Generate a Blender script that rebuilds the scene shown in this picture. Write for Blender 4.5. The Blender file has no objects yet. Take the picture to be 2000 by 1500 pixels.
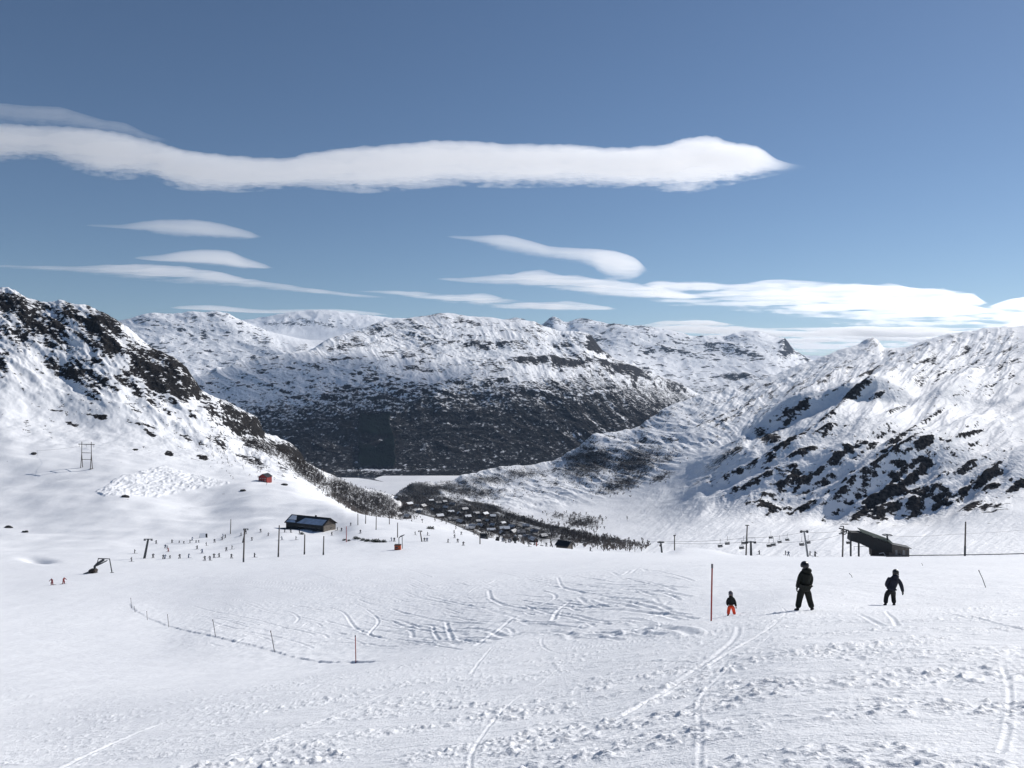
import bpy, bmesh, math, random
import numpy as np
from mathutils import Vector, Matrix
R = math.radians
C = bpy.context.scene.collection
scene = bpy.context.scene
F = 1570.0            # focal length in the photograph's pixels (2000 wide)

# ------------------------------------------------------------------ camera, sky, sun, exposure
cam = bpy.data.cameras.new('camera'); camo = bpy.data.objects.new('camera', cam); C.objects.link(camo)
camo.location = (0, 0, 0); camo.rotation_euler = (R(90), 0, 0)
cam.sensor_width = 36; cam.lens = 36 * F / 2000; cam.clip_start = 0.1; cam.clip_end = 200000
scene.camera = camo
SUN_AZ, SUN_EL = R(54), R(31)     # azimuth to the right of the view direction
SUN = Vector((math.sin(SUN_AZ) * math.cos(SUN_EL), math.cos(SUN_AZ) * math.cos(SUN_EL), math.sin(SUN_EL)))
world = bpy.data.worlds.new('World'); scene.world = world; world.use_nodes = True
wn = world.node_tree.nodes; wl = world.node_tree.links
sky = wn.new('ShaderNodeTexSky'); sky.sky_type = 'NISHITA'; sky.sun_disc = False
sky.sun_elevation = SUN_EL; sky.sun_rotation = SUN_AZ
sky.altitude = 1500; sky.air_density = 1.0; sky.dust_density = 0.25; sky.ozone_density = 3.4
bg = wn['Background']; bg.inputs[1].default_value = 0.071
wl.new(sky.outputs[0], bg.inputs[0])
sl = bpy.data.lights.new('sun', 'SUN'); sl.energy = 4.7; sl.angle = R(0.5); sl.color = (1.0, 0.955, 0.90)
so = bpy.data.objects.new('sun', sl); C.objects.link(so)
so.rotation_euler = SUN.to_track_quat('Z', 'Y').to_euler()
vs = scene.view_settings
vs.view_transform = 'Standard'; vs.look = 'None'; vs.gamma = 1; vs.exposure = 0.06
scene.cycles.use_denoising = True
scene.cycles.volume_bounces = 10
scene.cycles.max_bounces = 12
scene.cycles.diffuse_bounces = 3
scene.cycles.volume_max_steps = 64

# ------------------------------------------------------------------ noise
_rng = np.random.RandomState(7)
_P = _rng.permutation(256).astype(np.int64); _P = np.concatenate([_P, _P])
_ang = _rng.rand(256) * 2 * np.pi
_GX = np.cos(_ang).astype(np.float32); _GY = np.sin(_ang).astype(np.float32)
def gn(x, y, seed=0):
    x = np.asarray(x, np.float64) + seed * 17.31; y = np.asarray(y, np.float64) - seed * 9.77
    xi = np.floor(x); yi = np.floor(y)
    fx = (x - xi).astype(np.float32); fy = (y - yi).astype(np.float32)
    xi = xi.astype(np.int64) & 255; yi = yi.astype(np.int64) & 255
    u = fx * fx * fx * (fx * (fx * 6 - 15) + 10); v = fy * fy * fy * (fy * (fy * 6 - 15) + 10)
    a = _P[xi] + yi; b = _P[(xi + 1) & 255] + yi
    h00 = _P[a & 255]; h01 = _P[(a + 1) & 255]; h10 = _P[b & 255]; h11 = _P[(b + 1) & 255]
    n00 = _GX[h00] * fx + _GY[h00] * fy
    n10 = _GX[h10] * (fx - 1) + _GY[h10] * fy
    n01 = _GX[h01] * fx + _GY[h01] * (fy - 1)
    n11 = _GX[h11] * (fx - 1) + _GY[h11] * (fy - 1)
    n0 = n00 + u * (n10 - n00); n1 = n01 + u * (n11 - n01)
    return 1.5 * (n0 + v * (n1 - n0))
def fbm(x, y, o=4, seed=0, g=0.5, l=2.03):
    s = 0; a = 1.0; t = 0
    for i in range(o):
        s = s + a * gn(x, y, seed + i * 3); t += a; a *= g; x = x * l; y = y * l
    return s / t
def ridged(x, y, o=4, seed=0, g=0.5, l=2.07):
    s = 0; a = 1.0; t = 0
    for i in range(o):
        s = s + a * (1 - 2 * np.abs(gn(x, y, seed + i * 3))); t += a; a *= g; x = x * l; y = y * l
    return s / t
def sst(a, b, x):
    t = np.clip((x - a) / (b - a), 0, 1); return t * t * (3 - 2 * t)
def ell(px, y, L):
    """sum of soft ellipses (cx, cy, rx, ry, degrees, weight) in angular coordinates"""
    m = np.zeros_like(px, dtype=np.float64)
    for cx, cy, rx, ry, dg, w in L:
        c, s = math.cos(R(dg)), math.sin(R(dg))
        dx = px - cx; dy = y - cy
        q = ((dx * c + dy * s) / rx) ** 2 + ((-dx * s + dy * c) / ry) ** 2
        m = np.maximum(m, w * np.exp(-q * 0.8))
    return m

# ------------------------------------------------------------------ terrain from surveyed guide lines
def pchip_multi(K, V, U):
    """K, V: [J, N] knots and values; U: [M] query -> [M, N]"""
    J, N = K.shape
    h = np.diff(K, axis=0); d = np.diff(V, axis=0) / h
    m = np.zeros_like(V); m[0] = d[0]; m[-1] = d[-1]
    for j in range(1, J - 1):
        w1 = 2 * h[j] + h[j - 1]; w2 = h[j] + 2 * h[j - 1]
        ok = d[j - 1] * d[j] > 0
        den = np.where(ok, w1 / np.where(ok, d[j - 1], 1) + w2 / np.where(ok, d[j], 1), 1)
        m[j] = np.where(ok, (w1 + w2) / den, 0)
    out = np.zeros((len(U), N)); Uc = U[:, None]
    out[:] = V[0] + (Uc - K[0]) * 0
    for j in range(J - 1):
        t = np.clip((Uc - K[j]) / h[j], 0, 1)
        hh = (2 * t**3 - 3 * t**2 + 1) * V[j] + (t**3 - 2 * t**2 + t) * h[j] * m[j] + (-2 * t**3 + 3 * t**2) * V[j + 1] + (t**3 - t**2) * h[j] * m[j + 1]
        out = np.where(Uc >= K[j], hh, out)
    return out
def curve(cols, vals, q):
    cols = np.array(cols, float)[:, None]; vals = np.array(vals, float)[:, None]
    return pchip_multi(cols, vals, np.clip(q, cols[0, 0], cols[-1, 0]))[:, 0]
class Base:
    def __init__(s, guides, p0, p1, y0, y1, nu=900, dp=4.0):
        s.p0, s.dp = p0, dp; s.px = np.arange(p0, p1 + dp, dp)
        s.u0, s.u1 = math.log(y0), math.log(y1); s.U = np.linspace(s.u0, s.u1, nu)
        K = []; V = []
        for Yd, yd in guides:
            if not isinstance(Yd, dict): Yd = {0: Yd}
            if not isinstance(yd, dict): yd = {0: yd}
            f = lambda D: curve(list(D.keys()), list(D.values()), s.px) if len(D) > 1 else np.full(len(s.px), float(list(D.values())[0]))
            K.append(np.log(f(Yd))); V.append(f(yd))
        K = np.array(K)
        for j in range(1, len(K)): K[j] = np.maximum(K[j], K[j - 1] + 0.02)
        s.T = pchip_multi(K, np.array(V), s.U)
    def yimg(s, px, Y):
        a = np.clip((px - s.px[0]) / s.dp, 0, len(s.px) - 1.001); b = np.clip((np.log(np.maximum(Y, 1e-3)) - s.u0) / (s.u1 - s.u0) * (len(s.U) - 1), 0, len(s.U) - 1.001)
        i = np.clip(np.rint(a).astype(int), 1, len(s.px) - 2); j = np.clip(np.rint(b).astype(int), 1, len(s.U) - 2)
        fa = np.clip(a - i, -.5, .5); fb = np.clip(b - j, -.5, .5); T = s.T        # smooth (quadratic) blend, so no facets show
        wa = (.5 * (.5 - fa)**2, .75 - fa**2, .5 * (.5 + fa)**2); wb = (.5 * (.5 - fb)**2, .75 - fb**2, .5 * (.5 + fb)**2)
        return sum(wb[q] * sum(wa[p] * T[j + q - 1, i + p - 1] for p in range(3)) for q in range(3))

# --- near ski slope, left bowl and left mountain
slope_px = {-1200: .40, 0: .37, 500: .33, 1000: .285, 1389: .235, 1570: .215, 2000: .20, 3200: .18}
def G(Y): return (Y, {k: 750 + F * (1.6 / Y + v) for k, v in slope_px.items()})
ridge1_y = {-1200: 470, -300: 530, 0: 567, 42: 577, 82: 590, 117: 594, 150: 597, 205: 617, 232: 632, 260: 652, 300: 682, 350: 712, 375: 737, 390: 762, 425: 783, 462: 800, 490: 812, 507: 826, 516: 850, 560: 866, 585: 882, 597: 902, 625: 921, 657: 933, 694: 950, 734: 958, 769: 969, 800: 1000, 850: 1060, 900: 1110, 1200: 1130, 3200: 1140}
ridge1_Y = {-1200: 1100, 0: 1000, 200: 960, 375: 900, 500: 960, 600: 1050, 700: 1300, 770: 1500, 900: 1500, 3200: 1500}
B1 = Base([
    G(4), G(6), G(10), G(18),
    (30, {-1200: 1470, 0: 1421, 500: 1351, 1000: 1281, 1200: 1248, 1389: 1208, 1570: 1189, 1745: 1190, 2000: 1184, 2400: 1170, 3200: 1150}),
    (38, {-1200: 1440, 0: 1385, 500: 1338, 1000: 1256, 1200: 1226, 1428: 1190, 1570: 1172, 1745: 1179, 2000: 1168, 2400: 1155, 3200: 1130}),
    (55, {-1200: 1380, 0: 1330, 300: 1322, 533: 1308, 694: 1290, 1000: 1222, 1400: 1148, 1600: 1138, 2000: 1132, 3200: 1100}),
    (90, {-1200: 1290, 0: 1262, 300: 1255, 418: 1242, 694: 1222, 1000: 1172, 1400: 1115, 1600: 1110, 2000: 1106, 3200: 1075}),
    (130, {-1200: 1230, 0: 1212, 300: 1210, 500: 1190, 694: 1170, 1000: 1135, 1400: 1098, 1600: 1096, 2000: 1094, 3200: 1055}),
    (205, {-1200: 1160, 0: 1148, 100: 1143, 300: 1135, 500: 1120, 694: 1108, 1000: 1100, 1300: 1087, 1600: 1090, 2000: 1087, 3200: 1040}),
    (300, {-1200: 1100, 0: 1096, 200: 1094, 400: 1090, 694: 1079, 800: 1074, 1000: 1077, 1160: 1080, 1240: 1081, 1300: 1079, 1340: 1070, 1380: 1072, 1440: 1083, 1500: 1087, 1700: 1088, 1900: 1086, 2000: 1084, 3200: 1030}),
    ({-1200: 400, 600: 400, 700: 400, 900: 390, 1000: 365, 1150: 345, 1300: 330, 3200: 340},
     {-1200: 1060, 0: 1052, 200: 1050, 400: 1048, 550: 1037, 650: 1036, 700: 1030, 800: 1036, 900: 1046, 1000: 1060, 1150: 1075, 1250: 1082, 1300: 1092, 1500: 1100, 2000: 1096, 3200: 1080}),
    ({-1200: 520, 500: 520, 700: 470, 900: 440, 1000: 410, 1150: 380, 1300: 360, 3200: 380},
     {-1200: 960, 0: 968, 200: 962, 300: 975, 400: 985, 500: 972, 600: 985, 660: 992, 700: 1001, 760: 1013, 830: 1024, 900: 1040, 1000: 1059, 1150: 1079, 1250: 1092, 1300: 1110, 3200: 1120}),
    ({-1200: 600, 500: 590, 700: 560, 900: 520, 1200: 450, 3200: 450},
     {-1200: 880, 0: 905, 100: 908, 200: 912, 300: 925, 400: 938, 500: 941, 560: 950, 620: 972, 660: 988, 700: 1010, 800: 1050, 900: 1090, 1200: 1120, 3200: 1135}),
    ({-1200: 720, 500: 720, 700: 760, 900: 700, 3200: 700},
     {-1200: 760, 0: 800, 60: 820, 130: 835, 200: 842, 300: 862, 400: 885, 460: 900, 520: 915, 560: 925, 620: 952, 660: 975, 700: 998, 760: 1020, 800: 1050, 900: 1120, 3200: 1140}),
    ({-1200: 820, 0: 820, 375: 790, 500: 840, 700: 1000, 900: 1000, 3200: 1000},
     {-1200: 640, 0: 700, 60: 715, 130: 740, 200: 752, 300: 800, 375: 835, 425: 850, 470: 868, 516: 880, 560: 896, 597: 915, 657: 950, 700: 972, 740: 985, 770: 1000, 800: 1040, 900: 1120, 3200: 1140}),
    (ridge1_Y, ridge1_y),
    ({k: v * 1.2 for k, v in ridge1_Y.items()}, {k: v + (55 if k < 700 else 30) for k, v in ridge1_y.items()}),
    ({k: v * 1.6 for k, v in ridge1_Y.items()}, {k: max(v + 150, 1000) for k, v in ridge1_y.items()}),
], -1200, 3200, 3, 2600)
PX_RIDGE1 = np.arange(-1200, 3201, 4.0); RIDGE1 = curve(list(ridge1_y), list(ridge1_y.values()), PX_RIDGE1)

def seg_dist(X, Y, pts):
    """distance to a polyline, and signed side"""
    best = np.full(X.shape, 1e9); side = np.zeros(X.shape); along = np.zeros(X.shape); acc = 0
    for (ax, ay), (bx, by) in zip(pts[:-1], pts[1:]):
        dx, dy = bx - ax, by - ay; L2 = dx * dx + dy * dy; L = math.sqrt(L2)
        t = np.clip(((X - ax) * dx + (Y - ay) * dy) / L2, 0, 1)
        qx = X - ax - t * dx; qy = Y - ay - t * dy
        d = np.hypot(qx, qy); s = np.sign(dx * (Y - ay) - dy * (X - ax))
        m = d < best
        best = np.where(m, d, best); side = np.where(m, s, side); along = np.where(m, acc + t * L, along); acc += L
    return best, side, along
def spline(pts, n=8):
    P = [np.array(p, float) for p in pts]; P = [2 * P[0] - P[1]] + P + [2 * P[-1] - P[-2]]; out = []
    for i in range(1, len(P) - 2):
        for k in range(n):
            t = k / n
            out.append(tuple(0.5 * ((2 * P[i]) + (-P[i - 1] + P[i + 1]) * t + (2 * P[i - 1] - 5 * P[i] + 4 * P[i + 1] - P[i + 2]) * t * t + (-P[i - 1] + 3 * P[i] - 3 * P[i + 1] + P[i + 2]) * t**3)))
    out.append(tuple(P[-2])); return out

def base1(X, Y):
    Yc = np.maximum(Y, 6.0)
    px = np.clip(1000 + F * X / Yc, -1200, 3200)
    y = B1.yimg(px, Yc)
    z = -(y - 750) / F * Yc
    s = np.interp(px, list(slope_px), list(slope_px.values()))
    z = np.where(Y < 6, -1.6 - s * Y, z)
    return z, px, y
def base_hit(px, y, lo=6, hi=1400, fn=None):
    """first ground point seen along a direction of the survey"""
    Ys = np.exp(np.linspace(math.log(lo), math.log(hi), 3000)); Xs = (px - 1000) / F * Ys; zr = -(y - 750) / F * Ys
    z = fn(Xs, Ys) if fn else base1(Xs, Ys)[0]
    k = np.nonzero(z >= zr)[0]; k = k[0] if len(k) else len(Ys) - 1
    return float(Xs[k]), float(Ys[k])
# edge of the groomed run (a cut bank) and old ski tracks, surveyed then laid on the ground
BANK = spline([base_hit(*p) for p in [(252, 1172), (262, 1190), (328, 1222), (418, 1243), (533, 1272), (610, 1290), (694, 1294), (760, 1290), (860, 1274)]], 6)
TRK = []
for pts, w, d in [
    ([(600, 1186), (640, 1187), (672, 1198), (690, 1222), (715, 1238), (760, 1250)], .35, .17),
    ([(715, 1190), (735, 1205), (738, 1218), (722, 1238), (730, 1245)], .3, .15),
    ([(510, 1198), (560, 1194), (582, 1206), (578, 1216)], .35, .14),
    ([(560, 1228), (590, 1229), (632, 1240), (640, 1246)], .3, .13),
    ([(760, 1226), (800, 1232), (806, 1245)], .35, .14), ([(845, 1224), (850, 1240), (858, 1250)], .25, .15), ([(872, 1216), (876, 1232), (884, 1250)], .3, .17),
    ([(870, 1195), (900, 1200), (960, 1202)], .25, .13),
    ([(955, 1155), (960, 1170), (985, 1182), (1010, 1187), (1100, 1190)], .45, .2),
    ([(975, 1143), (1030, 1142), (1075, 1145), (1110, 1150), (1140, 1158)], .4, .17),
    ([(1090, 1128), (1096, 1143), (1112, 1151), (1190, 1155)], .35, .15),
    ([(1060, 1155), (1080, 1160), (1084, 1170), (1060, 1180)], .35, .14), ([(1110, 1178), (1090, 1192), (1080, 1212)], .3, .16),
    ([(765, 1222), (830, 1228), (950, 1228)], .3, .11), ([(820, 1250), (900, 1253), (960, 1250)], .3, .1),
    ([(740, 1150), (780, 1152), (810, 1163)], .3, .12), ([(640, 1160), (700, 1165), (740, 1172)], .3, .1),
    ([(1005, 1205), (960, 1240), (930, 1262)], .3, .1), ([(1100, 1300), (1060, 1332), (1010, 1362), (960, 1410), (925, 1465), (918, 1500)], .05, .022),
    ([(1520, 1225), (1480, 1260), (1430, 1300), (1370, 1360), (1368, 1430), (1366, 1500)], .05, .018),
    ([(1960, 1310), (1972, 1350), (1968, 1420), (1955, 1470)], .05, .02), ([(1680, 1200), (1700, 1212), (1725, 1222)], .12, .05), ([(1730, 1195), (1752, 1222)], .1, .05),
    ([(1380, 1320), (1300, 1355)], .08, .03), ([(1420, 1290), (1400, 1310), (1330, 1330)], .08, .02)]:
    TRK.append((spline([base_hit(*p) for p in pts], 5), w * .42, d * .38))
_r = random.Random(3)
for _k in range(270):      # older, half blown in turns all over the ungroomed patch
    cx = _r.uniform(420, 1320); cy = _r.uniform(1112, 1262) + max(0, (cx - 900)) * -.06
    L_ = _r.uniform(15, 110); a_ = _r.uniform(-.6, .4); bend = _r.uniform(-16, 16); q_ = []
    for t_ in np.linspace(-1, 1, 6):
        q_.append(base_hit(cx + L_ * t_ * math.cos(a_), cy - L_ * t_ * .35 * math.sin(a_) + bend * (t_ * t_ - .5) * .6))
    TRK.append((spline(q_, 4), _r.uniform(.09, .2), _r.uniform(.025, .065)))

for _k in range(34):      # thin ski lines running down across the groomed snow
    x_ = _r.uniform(-9, 12); y_ = _r.uniform(7, 30); a_ = _r.uniform(.7, 2.2); c_ = _r.uniform(-.05, .05); P_ = []
    for s_ in range(9):
        P_.append((x_, y_)); x_ += 1.7 * math.cos(a_); y_ += 1.7 * math.sin(a_); a_ += c_
    TRK.append((P_, _r.uniform(.03, .06), _r.uniform(.008, .018)))
def H1(X, Y, full=False):
    X = np.asarray(X, float); Y = np.asarray(Y, float)
    z, px, y = base1(X, Y)
    near = sst(-6, 0, -np.abs(Y) * 0) * 1.0
    fade = lambda lo, hi: 1 - sst(lo, hi, Y)
    # rolling of the piste
    z = z + 0.12 * fbm(X / 9, Y / 12, 3, 1) * sst(4, 14, Y) * fade(500, 700)
    # broad drifts in the left bowl
    bowl = sst(230, 420, Y) * (1 - sst(720, 900, Y)) * (1 - sst(620, 900, px))
    z = z + bowl * (3.2 * fbm(X / 95, Y / 60, 3, 5) + 1.2 * fbm(X / 26, Y / 30, 2, 9))
    # rough, cut up snow close by: clods scraped together in patches
    m = (Y < 140)
    if m.any():
        xs, ys = X[m], Y[m]
        patch = sst(-.22, .2, fbm(xs / 2.6 + .05 * ys, ys / 1.5, 3, 21)) * (0.55 + 0.45 * sst(-.3, .3, fbm(xs / 9, ys / 9, 2, 25)))
        clod = np.maximum(0, fbm(xs / .24, ys / .20, 3, 31)) ** 1.1
        clod2 = np.maximum(0, gn(xs / .11, ys / .09, 41)) ** 1.5
        streak = fbm(xs / 2.2 + ys * .1, ys / .35 + xs * .12, 4, 51)
        far = fbm(xs / 1.1, ys / 1.3, 4, 61)
        pxs, yis = px[m], y[m]
        inner = sst(1285, 1255, yis) * sst(300, 420, pxs) * sst(1400, 1200, pxs) * sst(1090, 1120, yis)
        add = patch * (0.115 * clod * (1 - sst(25, 60, ys)) + 0.06 * clod2 * (1 - sst(10, 22, ys))) + 0.022 * streak * (1 - sst(35, 90, ys)) * (1 - .6 * patch)
        add += sst(20, 60, ys) * (0.05 * far * (0.5 + .8 * inner + .4 * sst(1200, 1350, pxs)) + inner * 0.10 * np.maximum(0, fbm(xs / .9, ys / .9, 3, 71)))
        z[m] += add
    # cut bank at the edge of the groomed run
    m = (Y > 40) & (Y < 175) & (px < 900) & (px > 150)
    if m.any():
        d, s, al = seg_dist(X[m], Y[m], BANK)
        # inside (beyond) the line stands higher than the groomed side
        prof = np.where(s > 0, np.exp(-(d / 4.5) ** 2) * .055, -np.exp(-(d / 5) ** 2) * 0.03)
        prof = prof * sst(0, 8, al) * (1 - sst(BANK_LEN - 14, BANK_LEN, al)) * (1 + 1.1 * gn(X[m] / .9, Y[m] / 1.4, 3) + .8 * gn(X[m] / 6, Y[m] / 6, 4))
        z[m] += prof
    for pts, w, dep in TRK:
        P = np.array(pts); x0, y0 = P.min(0) - 3 * w - .5; x1, y1 = P.max(0) + 3 * w + .5
        m = (X > x0) & (X < x1) & (Y > y0) & (Y < y1)
        if m.any():
            d, s, al = seg_dist(X[m], Y[m], pts)
            z[m] += -dep * np.exp(-(d / w) ** 2) + dep * .55 * np.exp(-((d - 2.0 * w) / (.7 * w)) ** 2)
    # trampled snow dump and other bumps in the bowl
    m = (Y > 250) & (Y < 1500) & (px < 900)
    if m.any():
        pm, ym, Ym, Xm = px[m], y[m], Y[m], X[m]
        dt = np.interp(pm, [185, 240, 320, 400, 450], [962, 930, 908, 928, 940]); db = np.interp(pm, [185, 205, 300, 380, 450], [962, 972, 971, 955, 941])
        wb = 2.5 * gn(pm / 12, ym / 12, 6)
        dump = sst(0, 3, ym - dt + wb) * sst(0, 3, db - ym + wb) * (pm > 185) * (pm < 450)
        rough = np.maximum(ridged(Xm / 4.5, Ym / 9, 3, 81), -.5)
        q = dump * 1.1 * rough
        # piste cat track
        trk = [(405, 960), (385, 985), (372, 1010), (370, 1022), (385, 1035), (420, 1048)]
        hollow = ell(pm, ym, [(75, 1095, 24, 4, 5, 1.0)])
        q = q - 2.2 * hollow
        # rock faces and gullies of the left mountain
        ry = np.interp(pm, PX_RIDGE1, RIDGE1); dd = ym - ry
        mt = sst(660, 800, Ym) * (1 - sst(560, 680, pm) * .75)
        band = mt * (1 - sst(120, 230, dd) * .8)
        a = pm * .80 + ym * .60; b = -pm * .60 + ym * .80
        big = ridged(a / 120, b / 45, 4, 91)
        sm = ridged(a / 34 + .3 * gn(pm / 40, ym / 40, 2), b / 15, 4, 101)
        fe = 1 - sst(640, 730, pm)
        q = q + band * fe * (8.5 * big + 2.6 * sm * sst(.2, .7, big)) * Ym / F
        # smaller rock knolls in the snow
        q = q + mt * 0 + 1.0 * sst(600, 700, Ym) * fbm(Xm / 14, Ym / 18, 4, 111) * 1.4
        z[m] += q
    return z
def _len(p): return sum(math.dist(a, b) for a, b in zip(p[:-1], p[1:]))
BANK_LEN = _len(BANK)

# --- valley floor and right mountain
ridge2_y = {560: 990, 740: 985, 769: 970, 790: 956, 807: 947, 842: 942, 877: 941, 904: 933, 933: 923, 980: 914, 1025: 911, 1060: 905, 1095: 893, 1137: 868, 1165: 848, 1200: 845, 1232: 840, 1275: 815, 1315: 791, 1350: 782, 1400: 765, 1454: 752, 1520: 732, 1568: 712, 1592: 705, 1640: 686, 1680: 676, 1700: 671, 1718: 673, 1724: 680, 1760: 681, 1820: 664, 1880: 651, 1940: 641, 2000: 636, 2300: 600, 2800: 560}
ridge2_Y = {560: 2500, 800: 2500, 935: 2900, 1095: 2700, 1165: 2500, 1300: 2700, 1400: 3100, 1600: 3600, 1700: 3700, 2000: 3600, 2800: 3400}
B2 = Base([
    (330, 1125),
    (390, {560: 1115, 1100: 1105, 1250: 1100, 1350: 1096, 1500: 1090, 1700: 1088, 1850: 1078, 2000: 1078, 2800: 1040}),
    (480, {560: 1095, 900: 1080, 1100: 1085, 1200: 1083, 1300: 1078, 1400: 1072, 1500: 1070, 1620: 1060, 1700: 1064, 1850: 1052, 2000: 1046, 2800: 1000}),
    (620, {560: 1065, 800: 1050, 900: 1057, 1000: 1066, 1100: 1070, 1200: 1068, 1300: 1055, 1400: 1045, 1500: 1036, 1600: 1034, 1700: 1036, 1800: 1036, 1900: 1016, 2000: 996, 2800: 930}),
    (720, {560: 1055, 800: 1037, 900: 1046, 1000: 1057, 1100: 1058, 1200: 1050, 1300: 1035, 1400: 1014, 1500: 1016, 1600: 1018, 1700: 1020, 1800: 1018, 1900: 996, 2000: 976, 2800: 900}),
    (830, {560: 1045, 800: 1025, 900: 1036, 1000: 1048, 1100: 1045, 1200: 1035, 1300: 1016, 1380: 975, 1450: 930, 1500: 905, 1600: 880, 1700: 862, 1800: 866, 1900: 876, 2000: 880, 2800: 800}),
    (950, {560: 1034, 800: 1014, 900: 1024, 1000: 1036, 1100: 1030, 1200: 1018, 1300: 992, 1380: 935, 1450: 882, 1500: 856, 1600: 815, 1700: 802, 1800: 816, 1900: 828, 2000: 836, 2800: 760}),
    (1150, {560: 1017, 800: 997, 900: 1008, 1000: 1015, 1100: 1005, 1200: 990, 1300: 955, 1400: 893, 1500: 845, 1600: 806, 1700: 790, 1800: 784, 1900: 786, 2000: 784, 2800: 700}),
    (1200, {560: 1014, 800: 995, 900: 1006, 1000: 1011, 1100: 1000, 1200: 983, 1300: 944, 1400: 880, 1500: 812, 1600: 771, 1700: 752, 1800: 764, 1900: 768, 2000: 766, 2800: 690}),
    (1500, {560: 1000, 800: 985, 900: 995, 1000: 990, 1100: 975, 1200: 945, 1300: 900, 1400: 855, 1500: 806, 1600: 764, 1700: 744, 1800: 735, 1900: 726, 2000: 714, 2800: 650}),
    (2100, {560: 990, 800: 970, 900: 962, 1000: 945, 1100: 925, 1200: 880, 1300: 836, 1400: 805, 1500: 775, 1600: 745, 1700: 724, 1800: 700, 1900: 686, 2000: 672, 2800: 610}),
    (ridge2_Y, ridge2_y),
    ({k: v * 1.12 for k, v in ridge2_Y.items()}, {k: v + (35 if k < 1500 else 22) for k, v in ridge2_y.items()}),
    ({k: v * 1.4 for k, v in ridge2_Y.items()}, {k: max(v + 130, 900) for k, v in ridge2_y.items()}),
], 560, 2800, 320, 6200)
ROCKS2 = [(cx_, cy_, rx_ * 1.3, ry_ * .72, dg_, w_) for cx_, cy_, rx_, ry_, dg_, w_ in [(1661, 786, 36, 8, -38, 1), (1622, 819, 28, 9, -38, 1), (1550, 804, 30, 6, -28, .8), (1502, 852, 22, 18, 0, 1), (1538, 873, 42, 12, -33, 1), (1571, 888, 30, 9, -20, 1), (1427, 890, 26, 9, -30, .8),
    (1610, 846, 16, 7, -30, 1), (1661, 876, 12, 8, 0, .8), (1690, 861, 22, 7, -20, .8), (1769, 852, 34, 14, -30, .95), (1745, 885, 18, 10, -20, 1), (1805, 879, 22, 9, -20, 1), (1754, 795, 26, 6, -25, .7), (1715, 780, 12, 6, -20, .9),
    (1460, 948, 46, 11, -28, .75), (1480, 975, 20, 9, -20, .9), (1505, 992, 30, 13, 0, 1), (1571, 933, 20, 8, -20, .8), (1540, 936, 20, 14, -35, 1), (1565, 992, 24, 11, -15, 1), (1590, 985, 14, 10, 0, .8), (1700, 1002, 44, 20, -18, 1.1), (1733, 963, 34, 15, -30, 1.1), (1778, 935, 36, 9, -42, 1.1),
    (1805, 966, 24, 20, 0, 1), (1829, 942, 22, 8, -25, 1), (1785, 992, 14, 18, 0, 1), (1922, 934, 20, 10, -35, 1), (1928, 955, 20, 10, -20, .8), (1880, 918, 18, 8, -35, .9), (1934, 1000, 28, 13, -10, 1.1), (1895, 998, 22, 12, -30, 1), (1844, 984, 18, 9, -20, 1), (1985, 945, 14, 9, -20, 1),
    (1661, 1035, 16, 9, 0, 1.1), (1625, 1050, 24, 8, -5, 1.2), (1720, 1020, 18, 8, -20, .9), (1520, 835, 40, 8, -35, .7), (1445, 870, 20, 10, -35, .6), (1700, 672, 20, 7, 0, .8), (1480, 1018, 14, 5, 0, .7), (1865, 775, 40, 4, -25, .45), (1940, 1040, 20, 4, -20, .5), (1560, 960, 40, 6, -25, .5), (1640, 960, 22, 5, -20, .6), (1450, 800, 40, 3, -32, .7), (1580, 770, 50, 3, -30, .6), (1700, 735, 60, 3, -25, .55), (1840, 800, 50, 3.5, -24, .6), (1900, 850, 44, 3.5, -26, .6), (1960, 820, 40, 3, -24, .5), (1860, 720, 50, 2.5, -20, .5), (1380, 830, 40, 3, -30, .6), (1960, 740, 40, 3, -20, .5), (1740, 905, 70, 5, -34, .8), (1620, 905, 60, 5, -34, .7), (1880, 960, 50, 5, -34, .7), (1420, 925, 50, 5, -28, .8)]]
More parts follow.
